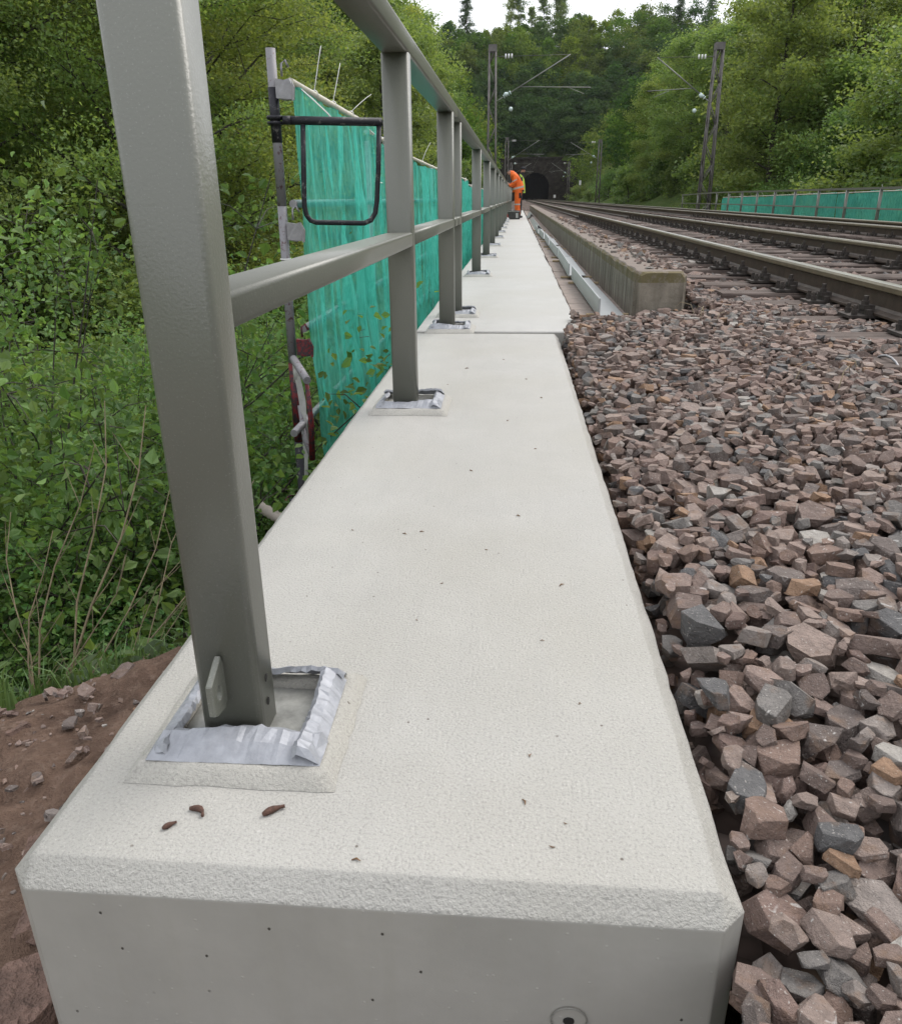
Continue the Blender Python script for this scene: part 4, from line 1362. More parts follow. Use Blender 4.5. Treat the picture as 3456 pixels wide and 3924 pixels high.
for y, z in ((6.6, .78), (5.6, -.10)):
    m = MB(); m.tube([(-1.13, y, z), (-1.07, y + .06, z - .012)], .0035, 5); m.build('cable_tie', MAT['white'], netroot)
Grp(netroot).fix()

# ------------------------------------------------------------------ angle profiles waiting on the pavers
def angle(loc, L, rz, label, flip=False, W_=.150, Hh=.105, th=.010):
    m = MB()
    if flip:
        poly = [(0, 0, .0), (th, 0, 0), (W_ * .5, 0, Hh * .55), (W_, 0, 0), (W_ + th, 0, 0), (W_ * .5 + th / 2, 0, Hh * .55 + th * 1.4)]
        poly = [(-.01, 0, 0), (.0, 0, 0), (.075, 0, .078), (.15, 0, 0), (.16, 0, 0), (.075, 0, .092)]
    else:
        poly = [(0, 0, 0), (W_, 0, 0), (W_, 0, th), (th, 0, th), (th, 0, Hh), (0, 0, Hh)]
    m.prism(poly, (0, L, 0))
    o = m.build('angle_profile', MAT['alu'], None, loc, .0012, 1)
    o.rotation_euler = (0, 0, rz)
    tag(o, label, 'steel angle', 'steel angles laid on the pavers')
    return o
def packer(loc, dims, rz=0.0):
    m = MB(); m.box(-dims[0] / 2, dims[0] / 2, -dims[1] / 2, dims[1] / 2, 0, dims[2])
    o = m.build('timber_packer', MAT['packer'], None, loc, .0015, 1); o.rotation_euler = (0, 0, rz)
    return tag(o, 'thin timber packer strip under the steel angles', 'timber strip', 'timber packers under the angles')
names = ['steel angle at the near end of the row beside the low wall end', 'second steel angle from the near end of the low wall', 'third steel angle from the near end of the low wall', 'fourth steel angle from the near end of the low wall', 'fifth steel angle from the near end of the low wall', 'sixth steel angle from the near end of the low wall']
starts = [4.69, 7.10, 9.58, 11.75, 13.8, 16.0]
offs = [.478, .448, .462, .436, .428, .392]
for i in range(6):
    L = (starts[i + 1] - starts[i] - (.10, .16, .12, .2, .15)[i]) if i < 5 else 2.2
    angle((offs[i], starts[i], .004 + (.0, .012, .004, .016, .006, .0)[i]), L, (.004, -.008, .006, -.006, .008, 0)[i], names[i])
    packer((offs[i] + .08, starts[i] + .16, -.011), (.27, .035, .0145), .05)
    packer((offs[i] + .08, starts[i] + L - .25, -.011), (.26, .035, .0145), -.04)
angle((.40, 18.6, -.008), 9.0, .000, 'tent shaped upturned steel angle leaning towards the low wall', True)
angle((.36, 28.2, -.008), 3.0, .01, 'tent shaped upturned steel angle in the row near the workers', True)
angle((.45, 31.6, -.008), 6.0, -.005, 'farthest tent shaped steel angle along the low wall beyond the workers', True)

# ------------------------------------------------------------------ plant bits on the beam
def blob(name, loc, L, r0, bend, rz, mat, lab, grp, cat='catkin'):
    m = MB(); pts, rs = [], []
    for k in range(7):
        t = k / 6; pts.append((L * (t - .5), bend * math.sin(t * 3.14), r0 * .9)); rs.append(r0 * (.35 + .9 * math.sin(min(1, t * 1.15 + .12) * 2.9)))
    m.tube(pts, rs, 7)
    o = m.build(name, mat, None, loc); o.rotation_euler = (0, 0, rz)
    return tag(o, lab, cat, grp)
blob('catkin', (-.350, .676, .0003), .022, .0032, .006, -.5, MAT['catkin'], 'bent brown catkin just in front of the end post base', None)
blob('catkin', (-.372, .655, .0003), .016, .0028, .001, .75, MAT['catkin'], 'short dark brown catkin on the beam top', None)
blob('catkin', (-.262, .685, .0003), .026, .0036, .002, .62, MAT['catkin'], 'thick reddish brown catkin by the pad corner', None)
bits = [(-.160, .622), (-.21, .96), (-.225, 1.49), (-.19, 1.50), (-.33, 1.50), (-.15, 1.13), (.05, 1.08), (.02, 1.6), (.09, 1.27), (.03, .80), (.02, .725), (.07, .69), (.055, .655), (-.05, 1.42), (-.10, 1.9), (.06, 2.1), (-.02, 2.4), (-.25, 2.9), (-.2, 3.2), (.05, 3.0), (-.05, 3.4), (.1, 2.7), (-.12, 1.27), (.1, .92)]
bm_ = []
for k in range(4):
    m = MB(); r = random.Random(k)
    p = [(0, 0, .0008), (.004 + .002 * r.random(), .002, .0016), (.009 + .003 * r.random(), -.001, .0012)]
    m.tube(p, [.0007, .0014, .0004], 5)
    if k % 2: m.tube([(.004, .002, .001), (.006, .006, .002)], [.0008, .0004], 4)
    o = m.build('plant_bit', MAT['bit']); bm_.append(o.data); bpy.data.objects.remove(o)
for k, (x, y) in enumerate(bits):
    o = link('plant_bit', bm_[k % 4], None, (x, y, .0004)); o.rotation_euler = (0, 0, random.uniform(0, 6.28)); s = random.uniform(.35, .8) * (1 + .22 * y); o.scale = (s, s, s)
    tag(o, 'tiny dry brown plant fragment lying on the coated beam', 'plant bit', 'plant fragments on the edge beam')

# ------------------------------------------------------------------ overhead line masts
def lattice_mast(x, y, zb, zt, wb, wt, sgn, label, arm_z, arm_top, arm_end, reach):
    root = empty('catenary_mast', (x, y, zb)); tag(root, label, 'catenary mast', 'lattice masts of the overhead line')
    def leg(sx, sy, z):
        t = (z - zb) / (zt - zb); w = (wb + (wt - wb) * t) / 2
        return Vector((x + sx * w, y + sy * w, z))
    for sx in (-1, 1):
        for sy in (-1, 1):
            m = MB()
            m.tube([leg(sx, sy, zb), leg(sx, sy, zt)], .055, 4); m.build('leg', MAT['mast'], root)
    m = MB()
    n = max(6, int((zt - zb) / .95))
    for k in range(n):
        za, zc = zb + (zt - zb) * k / n, zb + (zt - zb) * (k + 1) / n
        f = 1 if k % 2 else -1
        for s in (-1, 1):
            m.tube([leg(-f, s, za), leg(f, s, zc)], .026, 4)
            m.tube([leg(s, -f, za), leg(s, f, zc)], .026, 4)
    m.build('lattice_bracing', MAT['mast'], root)
    m = MB(); m.box(x - wt / 2 - .06, x + wt / 2 + .06, y - wt / 2 - .06, y + wt / 2 + .06, zt - .35, zt); m.build('head_plate', MAT['mast'], root)
    # cantilever: diagonal tube, tie rod, registration arm, insulators
    px = x + sgn * (wt / 2 + .05)
    d0 = Vector((px, y - .2, arm_z)); d1 = Vector((arm_end, y - .2, arm_top)); dd = d1 - d0
    ca = empty('cantilever'); ca.parent = root
    m = MB(); m.tube([d0, d0 + dd * .10], .03, 6); m.tube([d0 + dd * .20, d1], .035, 6); m.build('diagonal_tube', MAT['arm'], ca)
    m = MB()
    for k in range(4): 
        c = d0 + dd * (.105 + .028 * k); m.tube([c, c + dd * .012], [.10, .10], 8)
    m.build('insulator', MAT['insul'], ca)
    t0 = Vector((px, y - .2, arm_top - .02)); tv = Vector((sgn, 0, 0))
    m = MB(); m.tube([t0, t0 + tv * .45], .02, 5); m.tube([t0 + tv * .95, d1], .014, 5); m.build('tie_rod', MAT['wire'], ca)
    m = MB()
    for k in range(3):
        c = t0 + tv * (.52 + .17 * k); m.tube([c + Vector((0, 0, -.10)), c + Vector((0, 0, .12))], [.055, .04], 7)
    m.build('insulator', MAT['white'], ca)
    ra = d0 + dd * .33 + Vector((0, 0, -.02)); rb = Vector((arm_end + sgn * reach, y - .2, ra.z - .1))
    m = MB(); m.tube([ra, rb], .022, 5); m.tube([rb + Vector((-sgn * 1.2, 0, 0)), rb + Vector((-sgn * .35, 0, -.32))], .015, 5); m.build('registration_arm', MAT['arm'], ca)
    for q in ((px + sgn * .55, arm_z + .35), (px + sgn * .85, arm_z - .40)):
        m = MB(); c = Vector((q[0], y - .3, q[1])); m.tube([c + Vector((0, 0, -.11)), c + Vector((0, 0, -.05)), c + Vector((0, 0, .05)), c + Vector((0, 0, .11))], [.05, .11, .11, .05], 8); m.build('insulator', MAT['insul'], ca)
    Grp(ca).fix(); Grp(root).fix()
    for c in root.children:
        pass
    return root
lattice_mast(-1.58, 50.4, -1.7, 8.6, .55, .34, 1, 'lattice mast standing left of the walkway beyond the railing', 5.75, 8.02, 2.75, 1.2)
lattice_mast(10.85, 50.4, -1.7, 8.45, .66, .38, -1, 'lattice mast behind the end of the opposite railing', 5.5, 7.78, 7.5, .4)
lattice_mast(-1.55, 112, -1.0, 7.9, .5, .34, 1, 'farther slim lattice mast on the walkway side before the tunnel', 5.2, 7.5, 2.6, .6)
lattice_mast(10.4, 112, -1.0, 7.5, .5, .34, -1, 'farther slim lattice mast against the grass bank', 5.2, 7.2, 6.6, .6)
lattice_mast(-1.55, 182, -1.0, 7.6, .5, .34, 1, 'most distant lattice mast on the walkway side near the portal', 5.2, 7.4, 2.6, .6)
lattice_mast(10.6, 182, -1.0, 7.6, .5, .34, -1, 'most distant lattice mast on the grass bank side near the portal', 5.2, 7.4, 7.0, .6)
for x, nm in ((2.72, 'overhead contact line above the nearer track'), (6.15, 'overhead contact line above the farther track')):
    root = empty('contact_line', (x, -40, 5.8)); tag(root, nm, 'overhead wire')
    sup = [-12, 50.4, 112, 182, 262]
    m = MB(); m.tube([(x, yy, 5.75) for yy in sup], .006, 4); m.build('contact_wire', MAT['wire'], root)
    m = MB()
    pts = []
    for a, b in zip(sup[:-1], sup[1:]):
        for k in range(8):
            t = k / 8; pts.append((x, a + (b - a) * t, 7.45 - 3.6 * t * (1 - t)))
    pts.append((x, 262, 7.45)); m.tube(pts, .005, 4); m.build('messenger_wire', MAT['wire'], root)
    Grp(root).fix()

# ------------------------------------------------------------------ tunnel portal
def build_portal():
    root = empty('tunnel_portal', (5.3, 262, 0)); tag(root, 'masonry tunnel portal coloured dark for shade at the foot of the wooded hill', 'tunnel portal')
    cx, Rr, zs = 5.3, 4.15, 3.6
    arch = [(cx - Rr * .96, -.9)] + [(cx + Rr * math.cos(a), zs + Rr * math.sin(a)) for a in np.linspace(math.pi * 1.06, -math.pi * .06, 25)] + [(cx + Rr * .96, -.9)]
    n = len(arch)
    x0, x1, zt = -7.0, 13.0, 11.6
    outer = []
    for (x, z) in arch:
        dx, dz = x - cx, z - 2.5
        # push outwards to the wall outline
        s = 99
        if dx > 0: s = min(s, (x1 - cx) / dx)
        if dx < 0: s = min(s, (x0 - cx) / dx)
        if dz > 0: s = min(s, (zt - 2.5) / dz)
        if dz < 0: s = min(s, (-1.2 - 2.5) / dz)
        outer.append((cx + dx * s, 2.5 + dz * s))
    m = MB()
    ring = [(cx + (x - cx) * 1.16, zs + (z - zs) * 1.16 if z > zs else z) for x, z in arch]
    for k in range(n - 1):
        m.add([(ring[k][0], 261.6, ring[k][1]), (ring[k + 1][0], 261.6, ring[k + 1][1]), (outer[k + 1][0], 261.6, outer[k + 1][1]), (outer[k][0], 261.6, outer[k][1])], [(0, 1, 2, 3)])
    # corners of the wall outline
    m.box(x0 - 6, x0 + .02, 261.62, 262.6, -1.5, 11.0); m.box(x1 - .02, x1 + 5, 261.62, 262.6, -1.5, 11.0)
    m.box(x0, x1, 261.65, 262.8, 11.2, zt); m.box(x0, cx - Rr * 1.25, 261.65, 262.8, -1.5, 11.4); m.box(cx + Rr * 1.25, x1, 261.65, 262.8, -1.5, 11.4)
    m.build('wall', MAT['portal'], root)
    m = MB()
    for k in range(n - 1):
        a, b, c, d = arch[k], arch[k + 1], ring[k + 1], ring[k]
        m.add([(a[0], 261.45, a[1]), (b[0], 261.45, b[1]), (c[0], 261.45, c[1]), (d[0], 261.45, d[1]), (a[0], 262, a[1]), (b[0], 262, b[1]), (c[0], 262, c[1]), (d[0], 262, d[1])],
              [(0, 1, 2, 3), (0, 4, 5, 1), (2, 6, 7, 3)])
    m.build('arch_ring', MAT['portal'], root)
    m = MB()
    for k in range(n - 1):
        a, b = arch[k], arch[k + 1]
        m.add([(a[0], 262, a[1]), (b[0], 262, b[1]), (b[0], 340, b[1]), (a[0], 340, a[1])], [(0, 1, 2, 3)])
    m.add([(p[0], 340, p[1]) for p in arch], [tuple(range(n))])
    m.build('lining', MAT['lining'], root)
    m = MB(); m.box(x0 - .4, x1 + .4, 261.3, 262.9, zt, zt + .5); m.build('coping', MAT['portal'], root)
    Grp(root).fix()
build_portal()
def marker(x, y, z, w, h, lab):
    root = empty('track_marker', (x, y, z - 1.6)); tag(root, lab, 'track sign', 'small boards by the tunnel')
    m = MB(); m.tube([(x, y, z - 1.8), (x, y, z - h / 2)], .05, 6); m.build('stake', MAT['mast'], root)
    m = MB(); m.box(x - w / 2, x + w / 2, y - .03, y, z - h / 2, z + h / 2); m.build('board', MAT['white'], root)
    Grp(root).fix()
marker(12.6, 175, 3.4, .42, .85, 'small white track board on the grass bank')
marker(9.9, 230, .95, .6, .75, 'small pale cabinet board beside the tunnel mouth')

# ------------------------------------------------------------------ workers
def skin_mesh(name, pts, edges, mats, matfn, parent, levels=2):
    me = bpy.data.meshes.new(name + '_sk')
    me.from_pydata([p[:3] for p in pts], edges, [])
    o = bpy.data.objects.new(name + '_sk', me); C.objects.link(o)
    sk = o.modifiers.new('s', 'SKIN'); sk.use_smooth_shade = True
    for i, p in enumerate(pts):
        v = me.skin_vertices[0].data[i]
        v.radius = (p[3], p[4] if len(p) > 4 else p[3]); v.use_root = (i == 0)
    ss = o.modifiers.new('d', 'SUBSURF'); ss.levels = levels; ss.render_levels = levels
    dg = bpy.context.evaluated_depsgraph_get()
    ev = o.evaluated_get(dg)
    nm = bpy.data.meshes.new_from_object(ev)
    bpy.data.objects.remove(o, do_unlink=True)
    nm.name = name
    nm.materials.clear()
    for t in mats: nm.materials.append(t)
    for p in nm.polygons:
        p.material_index = matfn(p.center); p.use_smooth = True
    return link(name, nm, parent)

# bending worker in orange, facing the railing (-X)
pX, pY = 0.0, 28.0
w1 = empty('person', (pX - .05, pY, 0)); tag(w1, 'person in orange safety jacket and trousers bending over the railing', 'person')
P = [(.02, 0, .84, .155, .17),            # 0 pelvis
     (.02, 0, .98, .15, .17), (-.03, 0, 1.14, .15, .18), (-.12, 0, 1.30, .14, .19), (-.19, 0, 1.38, .10, .13),   # 1-4 spine
     (-.26, 0, 1.42, .06, .06), (-.31, 0, 1.43, .085, .085), (-.365, 0, 1.40, .082, .08),  # 5-7 neck, head
     (-.10, -.19, 1.30, .085), (-.10, -.24, 1.12, .072), (-.24, -.20, 1.00, .055), (-.31, -.17, 1.06, .038), (-.335, -.16, 1.10, .026),   # 8-12 near arm
     (-.12, .19, 1.30, .085), (-.13, .24, 1.12, .07), (-.27, .20, 1.02, .055), (-.33, .17, 1.09, .038), (-.345, .16, 1.12, .026),      # 13-17 far arm
     (.0, -.10, .74, .115), (-.03, -.11, .46, .085), (-.01, -.12, .14, .068), (-.01, -.12, .055, .055), (-.15, -.13, .04, .045),    # 18-22 near leg
     (.01, .10, .74, .115), (.0, .11, .46, .085), (.03, .12, .14, .068), (.03, .12, .055, .055), (-.11, .13, .04, .045)]          # 23-27
E_ = [(0, 1), (1, 2), (2, 3), (3, 4), (4, 5), (5, 6), (6, 7), (3, 8), (8, 9), (9, 10), (10, 11), (11, 12), (3, 13), (13, 14), (14, 15), (15, 16), (16, 17), (0, 18), (18, 19), (19, 20), (20, 21), (21, 22), (0, 23), (23, 24), (24, 25), (25, 26), (26, 27)]
Pw = [(p[0] + pX, p[1] + pY) + tuple(p[2:]) for p in P]
def f1(c):
    x, z = c.x - pX, c.z
    if z < .12: return 3
    if x < -.255 and z > 1.30: return 1 if not (z > 1.44 and x > -.37) else 2
    if x < -.29 and z < 1.2: return 1
    return 0
skin_mesh('body', Pw, E_, [MAT['orange'], MAT['skin'], MAT['hair'], MAT['boot']], f1, w1)
def band(parent, c, rx, ry, z, tilt, mat, w=.028, nm='reflective_band'):
    m = MB(); n = 20
    vs = []
    for k in range(n):
        a = 2 * math.pi * k / n
        for dz in (-w, w):
            vs.append((c[0] + rx * math.cos(a), c[1] + ry * math.sin(a), z + dz + tilt * rx * math.cos(a)))
    m.add(vs, [(2 * k, 2 * ((k + 1) % n), 2 * ((k + 1) % n) + 1, 2 * k + 1) for k in range(n)], 0, True)
    return m.build(nm, mat, parent)
m = MB()   # jacket skirt
vs = []
for k in range(20):
    a = 2 * math.pi * k / 20
    for (z, rx, ry, ox) in ((1.16, .165, .195, -.03), (1.0, .185, .20, 0.0), (.86, .195, .205, .01)):
        vs.append((pX + ox + rx * math.cos(a), pY + ry * math.sin(a), z + .22 * rx * math.cos(a) * (z < 1.1)))
m.add(vs, [(3 * k + q, 3 * ((k + 1) % 20) + q, 3 * ((k + 1) % 20) + q + 1, 3 * k + q + 1) for k in range(20) for q in (0, 1)], 0, True)
m.build('jacket_skirt', MAT['orange'], w1)
band(w1, (pX + .005, pY), .193, .206, .955, .22, MAT['reflect'])
band(w1, (pX - .028, pY - .11), .091, .091, .45, 0, MAT['reflect'], .022)
band(w1, (pX - .0, pY + .11), .091, .091, .45, 0, MAT['reflect'], .022)
m = MB(); m.box(pX + .04, pX + .11, pY - .222, pY - .215, .64, .80); m.build('thigh_pocket', MAT['cloth'], w1)
band(w1, (pX - .12, pY - .235), .080, .085, 1.17, .5, MAT['reflect'], .018)
Grp(w1).fix()
# second worker, dark clothes and open lime vest, turned away from the railing
qX, qY = 0.06, 29.1
w2 = empty('person', (qX, qY, 0)); tag(w2, 'person in dark clothes with lime vest and cap standing behind the orange worker', 'person')
P2 = [(0, 0, .90, .15, .17), (.0, 0, 1.06, .14, .17), (.02, 0, 1.22, .14, .18), (.04, 0, 1.36, .12, .16), (.06, 0, 1.44, .07, .08), (.085, 0, 1.50, .055), (.105, 0, 1.57, .085), (.12, 0, 1.63, .078),
      (.04, -.2, 1.34, .075), (.03, -.25, 1.12, .06), (.12, -.22, .94, .048), (.16, -.2, .88, .035), (.04, .2, 1.34, .075), (.03, .25, 1.12, .06), (.12, .22, .94, .048), (.16, .2, .88, .035),
      (0, -.1, .78, .11), (.01, -.11, .46, .08), (-.01, -.12, .13, .062), (-.01, -.12, .05, .05), (.11, -.13, .04, .04), (0, .1, .78, .11), (.02, .11, .46, .08), (.01, .12, .13, .062), (.01, .12, .05, .05), (.13, .13, .04, .04)]
E2 = [(0, 1), (1, 2), (2, 3), (3, 4), (4, 5), (5, 6), (6, 7), (3, 8), (8, 9), (9, 10), (10, 11), (3, 12), (12, 13), (13, 14), (14, 15), (0, 16), (16, 17), (17, 18), (18, 19), (19, 20), (0, 21), (21, 22), (22, 23), (23, 24), (24, 25)]
sc = .955
Pw = [(p[0] * sc + qX, p[1] * sc + qY, p[2] * sc) + tuple(r * sc for r in p[3:]) for p in P2]
def f2(c):
    if c.z < .12: return 1
    if c.z > 1.455: return 2
    if c.z < .93 and c.x - qX > .13: return 2
    return 0
skin_mesh('body', Pw, E2, [MAT['cloth'], MAT['boot'], MAT['skin']], f2, w2)
m = MB()
for s in (-1, 1):
    vs = [(qX - .02, qY + s * .10, 1.40), (qX + .05, qY + s * .19, 1.37), (qX + .145, qY + s * .17, 1.24), (qX + .175, qY + s * .16, 1.05), (qX + .19, qY + s * .15, .80), (qX + .12, qY + s * .215, .80), (qX + .10, qY + s * .215, 1.05), (qX + .02, qY + s * .22, 1.28)]
    m.add(vs, [(0, 1, 2, 7), (7, 2, 3, 6), (6, 3, 4, 5)], 0, True)
m.build('vest', MAT['yellow'], w2)
m = MB(); m.tube([(qX + .105, qY, 1.535), (qX + .105, qY, 1.56), (qX + .105, qY, 1.60), (qX + .105, qY, 1.625)], [.092, .094, .08, .03], 12); m.box(qX + .17, qX + .26, qY - .06, qY + .06, 1.535, 1.55); m.build('cap', MAT['cloth'], w2)
Grp(w2).fix()
# tool crate by the boots
cr = empty('tool_crate', (-.12, 27.4, 0)); tag(cr, 'open dark tool crate on the walkway in front of the bending worker', 'crate')
m = MB()
for a in ((-.31, -.295, 27.2, 27.6), (.065, .08, 27.2, 27.6), (-.295, .065, 27.2, 27.215), (-.295, .065, 27.585, 27.6)):
    m.box(a[0], a[1], a[2], a[3], .0, .27)
m.box(-.31, .08, 27.2, 27.6, 0.001, .014); m.build('box', MAT['crate'], cr)
m = MB(); m.box(-.318, .088, 27.19, 27.205, .235, .265); m.build('rim', MAT['plate'], cr)
m = MB(); m.box(-.05, .02, 27.18, 27.2, .05, .19); m.build('label_patch', MAT['strap'], cr)
Grp(cr).fix()
m = MB(); m.prism([(-.36, 27.15, 0.001), (-.30, 27.12, 0.001), (-.305, 27.13, .14), (-.335, 27.16, .19)], (.0, .12, 0)); o = m.build('plastic_bag', [MAT['redbag']]); tag(o, 'small red plastic bag beside the tool crate', 'bag')
m = MB(); m.tube([(-.40, 26.95, .03), (-.34, 26.95, .045), (-.28, 26.97, .03)], [.02, .03, .02], 8); o = m.build('cloth_roll', MAT['white']); tag(o, 'white rag roll on the walkway next to the red bag', 'rag')

# ------------------------------------------------------------------ vegetation
def unit(v):
    return v / np.maximum(1e-9, np.linalg.norm(v, axis=1, keepdims=True))

def leaf_cards(P, size, g, up=0.35, aspect=0.62, fold=0.25, droop=0.0, six=False):
    """leaf shaped faces at points P; returns verts, faces (quads)"""
    n = len(P)
    N = unit(g.normal(0, 1, (n, 3)) + np.array((0, 0, up * 2.2)))
    T = g.normal(0, 1, (n, 3)) + np.array((0, 0, -droop)); T = unit(T - (T * N).sum(1, keepdims=True) * N)
    B = np.cross(N, T)
    s = (size * np.exp(g.normal(0, .25, n)))[:, None]
    if six:      # ovate leaf: two quads folded at the midrib
        a = P - T * s * .5
        b1 = P - T * s * .12 + B * s * aspect * .5 + N * s * fold * .5
        b2 = P + T * s * .22 + B * s * aspect * .36 + N * s * fold * .4
        c = P + T * s * .55 - N * s * .12
        d1 = P - T * s * .12 - B * s * aspect * .5 + N * s * fold * .5
        d2 = P + T * s * .22 - B * s * aspect * .36 + N * s * fold * .4
        V = np.stack([a, b1, b2, c, d1, d2], 1).reshape(-1, 3)
        k = np.arange(n) * 6
        F = np.concatenate([np.stack([k, k + 1, k + 2, k + 3], 1), np.stack([k, k + 3, k + 5, k + 4], 1)])
        return V, F
    V = np.stack([P - T * s * .5, P + B * s * aspect * .5 + N * s * fold * .3, P + T * s * .5, P - B * s * aspect * .5 + N * s * fold * .3], 1).reshape(-1, 3)
    k = np.arange(n) * 4
    return V, np.stack([k, k + 1, k + 2, k + 3], 1)

def make_tree(seed, Ht, rad, leafn, leaf, mat, base=.22, layer=.45, limbs=26, subs=4, trunk_r=.16, spread=.5, seg=5, name='tree'):
    g = np.random.default_rng(seed)
    m = MB()
    lean = g.normal(0, .03, 2)
    def tp(t):
        return np.array((lean[0] * Ht * t + .25 * math.sin(t * 5 + seed), lean[1] * Ht * t + .25 * math.cos(t * 4 + seed), Ht * t * .95))
    ts = np.linspace(0, 1, 7)
    m.tube([tp(t) - np.array((0, 0, .5 if t == 0 else 0)) for t in ts], [trunk_r * (1.15 - t) + .015 for t in ts], seg + 1, 0, False)
    anchors, spreads = [], []
    for k in range(limbs):
        t = base + (1 - base) * ((k + g.random() * .8) / limbs)
        prof = math.sin(min(1, max(0, (t - base) / (1 - base)) * .86 + .14) * math.pi) ** .7
        L = rad * (prof * .85 + .12) * g.uniform(.7, 1.15)
        a = k * 2.4 + g.uniform(-.5, .5); el = g.uniform(.05, .55) + .5 * t
        p0 = tp(t * .92); d = np.array((math.cos(a) * math.cos(el), math.sin(a) * math.cos(el), math.sin(el)))
        pts = [p0 + d * L * s + np.array((0, 0, -.12 * L * s * s)) + g.normal(0, .05 * L, 3) * s for s in (0, .33, .66, 1)]
        r0 = trunk_r * .38 * (1.1 - t * .6)
        m.tube(pts, [r0, r0 * .7, r0 * .42, r0 * .15], seg - 1, 0, False)
        for q in range(subs):
            s = g.uniform(.3, .95); i = min(2, int(s * 3)); f = s * 3 - i
            p = pts[i] * (1 - f) + pts[i + 1] * f
            d2 = unit((d * .7 + g.normal(0, .55, 3) * np.array((1, 1, .5)))[None])[0]; L2 = L * g.uniform(.22, .5)
            e = p + d2 * L2
            m.tube([p, (p + e) / 2 + g.normal(0, .06, 3), e], [r0 * .35, r0 * .22, r0 * .08], 3, 0, False)
            for u in (.25, .6, .95):
                anchors.append(p + d2 * L2 * u); spreads.append(spread * g.uniform(.55, 1.2))
        for u in (2, 3): anchors.append(pts[u]); spreads.append(spread * g.uniform(.6, 1.1))
    anchors.append(tp(1.0)); spreads.append(spread * .8)
    anchors = np.array(anchors); spreads = np.array(spreads)
    idx = g.integers(0, len(anchors), leafn)
    off = g.normal(0, 1, (leafn, 3)) * np.array((1, 1, layer))
    rr = np.linalg.norm(off, axis=1, keepdims=True); off = off / np.maximum(.001, rr) * np.minimum(rr, 1.9)
    Pp = anchors[idx] + off * spreads[idx][:, None]
    V, F = leaf_cards(Pp, leaf, g, up=.6)
    tm = m.build(name + '_trunk', MAT['bark']); tme = tm.data; bpy.data.objects.remove(tm)
    return tme, fast_mesh(name + '_crown', V, F, [mat])

def make_conifer(seed, Ht, rad, n, leaf, mat, sparse=False):
    g = np.random.default_rng(seed); m = MB()
    m.tube([(0, 0, -.5), (0.1, 0, Ht * .5), (0, 0, Ht)], [.22, .14, .02], 6, 0, False)
    A, Sp = [], []
    whorls = 24
    for w in range(whorls):
        t = (.30 if sparse else .10) + (.9 - (.30 if sparse else .10)) * w / whorls
        L = rad * (1 - t) ** .8 * (1 if not sparse else g.uniform(.3, 1)) + .25
        for q in range(6 if not sparse else 3):
            a = g.uniform(0, 6.283); d = np.array((math.cos(a), math.sin(a), -.18 if not sparse else .25))
            m.tube([(0, 0, Ht * t), tuple(np.array((0, 0, Ht * t)) + d * L)], [.035, .01], 3, 0, False)
            for u in np.linspace(.25, 1, 4):
                A.append(np.array((0, 0, Ht * t)) + d * L * u); Sp.append(.22 + .22 * u)
    A = np.array(A); Sp = np.array(Sp); idx = g.integers(0, len(A), n)
    P = A[idx] + g.normal(0, 1, (n, 3)) * Sp[idx][:, None] * np.array((1, 1, .7))
    V, F = leaf_cards(P, leaf, g, up=.1, aspect=.4)
    tm = m.build('conifer_trunk', MAT['bark']); tme = tm.data; bpy.data.objects.remove(tm)
    return tme, fast_mesh('conifer_crown', V, F, [mat])

def plant(kind, name, loc, sc, rz, label, cat, group, sxy=1.0):
    r = empty(name, loc, rz); r.scale = (sc * sxy, sc * sxy, sc)
    tag(r, label, cat, group)
    link('trunk', kind[0], r); link('crown', kind[1], r)
    return r

NEAR = [make_tree(1, 18, 5.4, 80000, .09, MAT['leaf_yellow'], .25, .34, 34, 5, .19, .55),
        make_tree(2, 19, 5.2, 80000, .09, MAT['leaf_mid'], .22, .34, 34, 5, .19, .55)]
MID = [make_tree(5, 16, 4.6, 26000, .19, MAT['leaf_yellow'], .12, .5, 26, 4, .17, .62),
       make_tree(6, 17, 4.4, 26000, .19, MAT['leaf_mid'], .10, .5, 26, 4, .17, .62),
       make_tree(7, 15, 4.8, 26000, .19, MAT['leaf_mid'], .14, .5, 24, 4, .17, .66)]
CONI = make_conifer(20, 24, 4.6, 11000, .42, MAT['leaf_dark'])
PINE = make_tree(21, 22, 3.4, 5200, .42, MAT['leaf_mid'], .18, .7, 26, 3, .16, .6)

def sky_limit(X, Y):
    """highest tree top that keeps the notch of sky open above the tunnel"""
    a = X / max(Y, 1)
    pts = [(-.20, .30), (-.135, .215), (-.085, .184), (-.06, .170), (0, .176), (.06, .186), (.11, .192), (.2, .198), (.24, .21), (.30, .30)]
    if a <= pts[0][0] or a >= pts[-1][0]: return 9.0
    for (a0, e0), (a1, e1) in zip(pts[:-1], pts[1:]):
        if a0 <= a <= a1: return e0 + (e1 - e0) * (a - a0) / (a1 - a0)

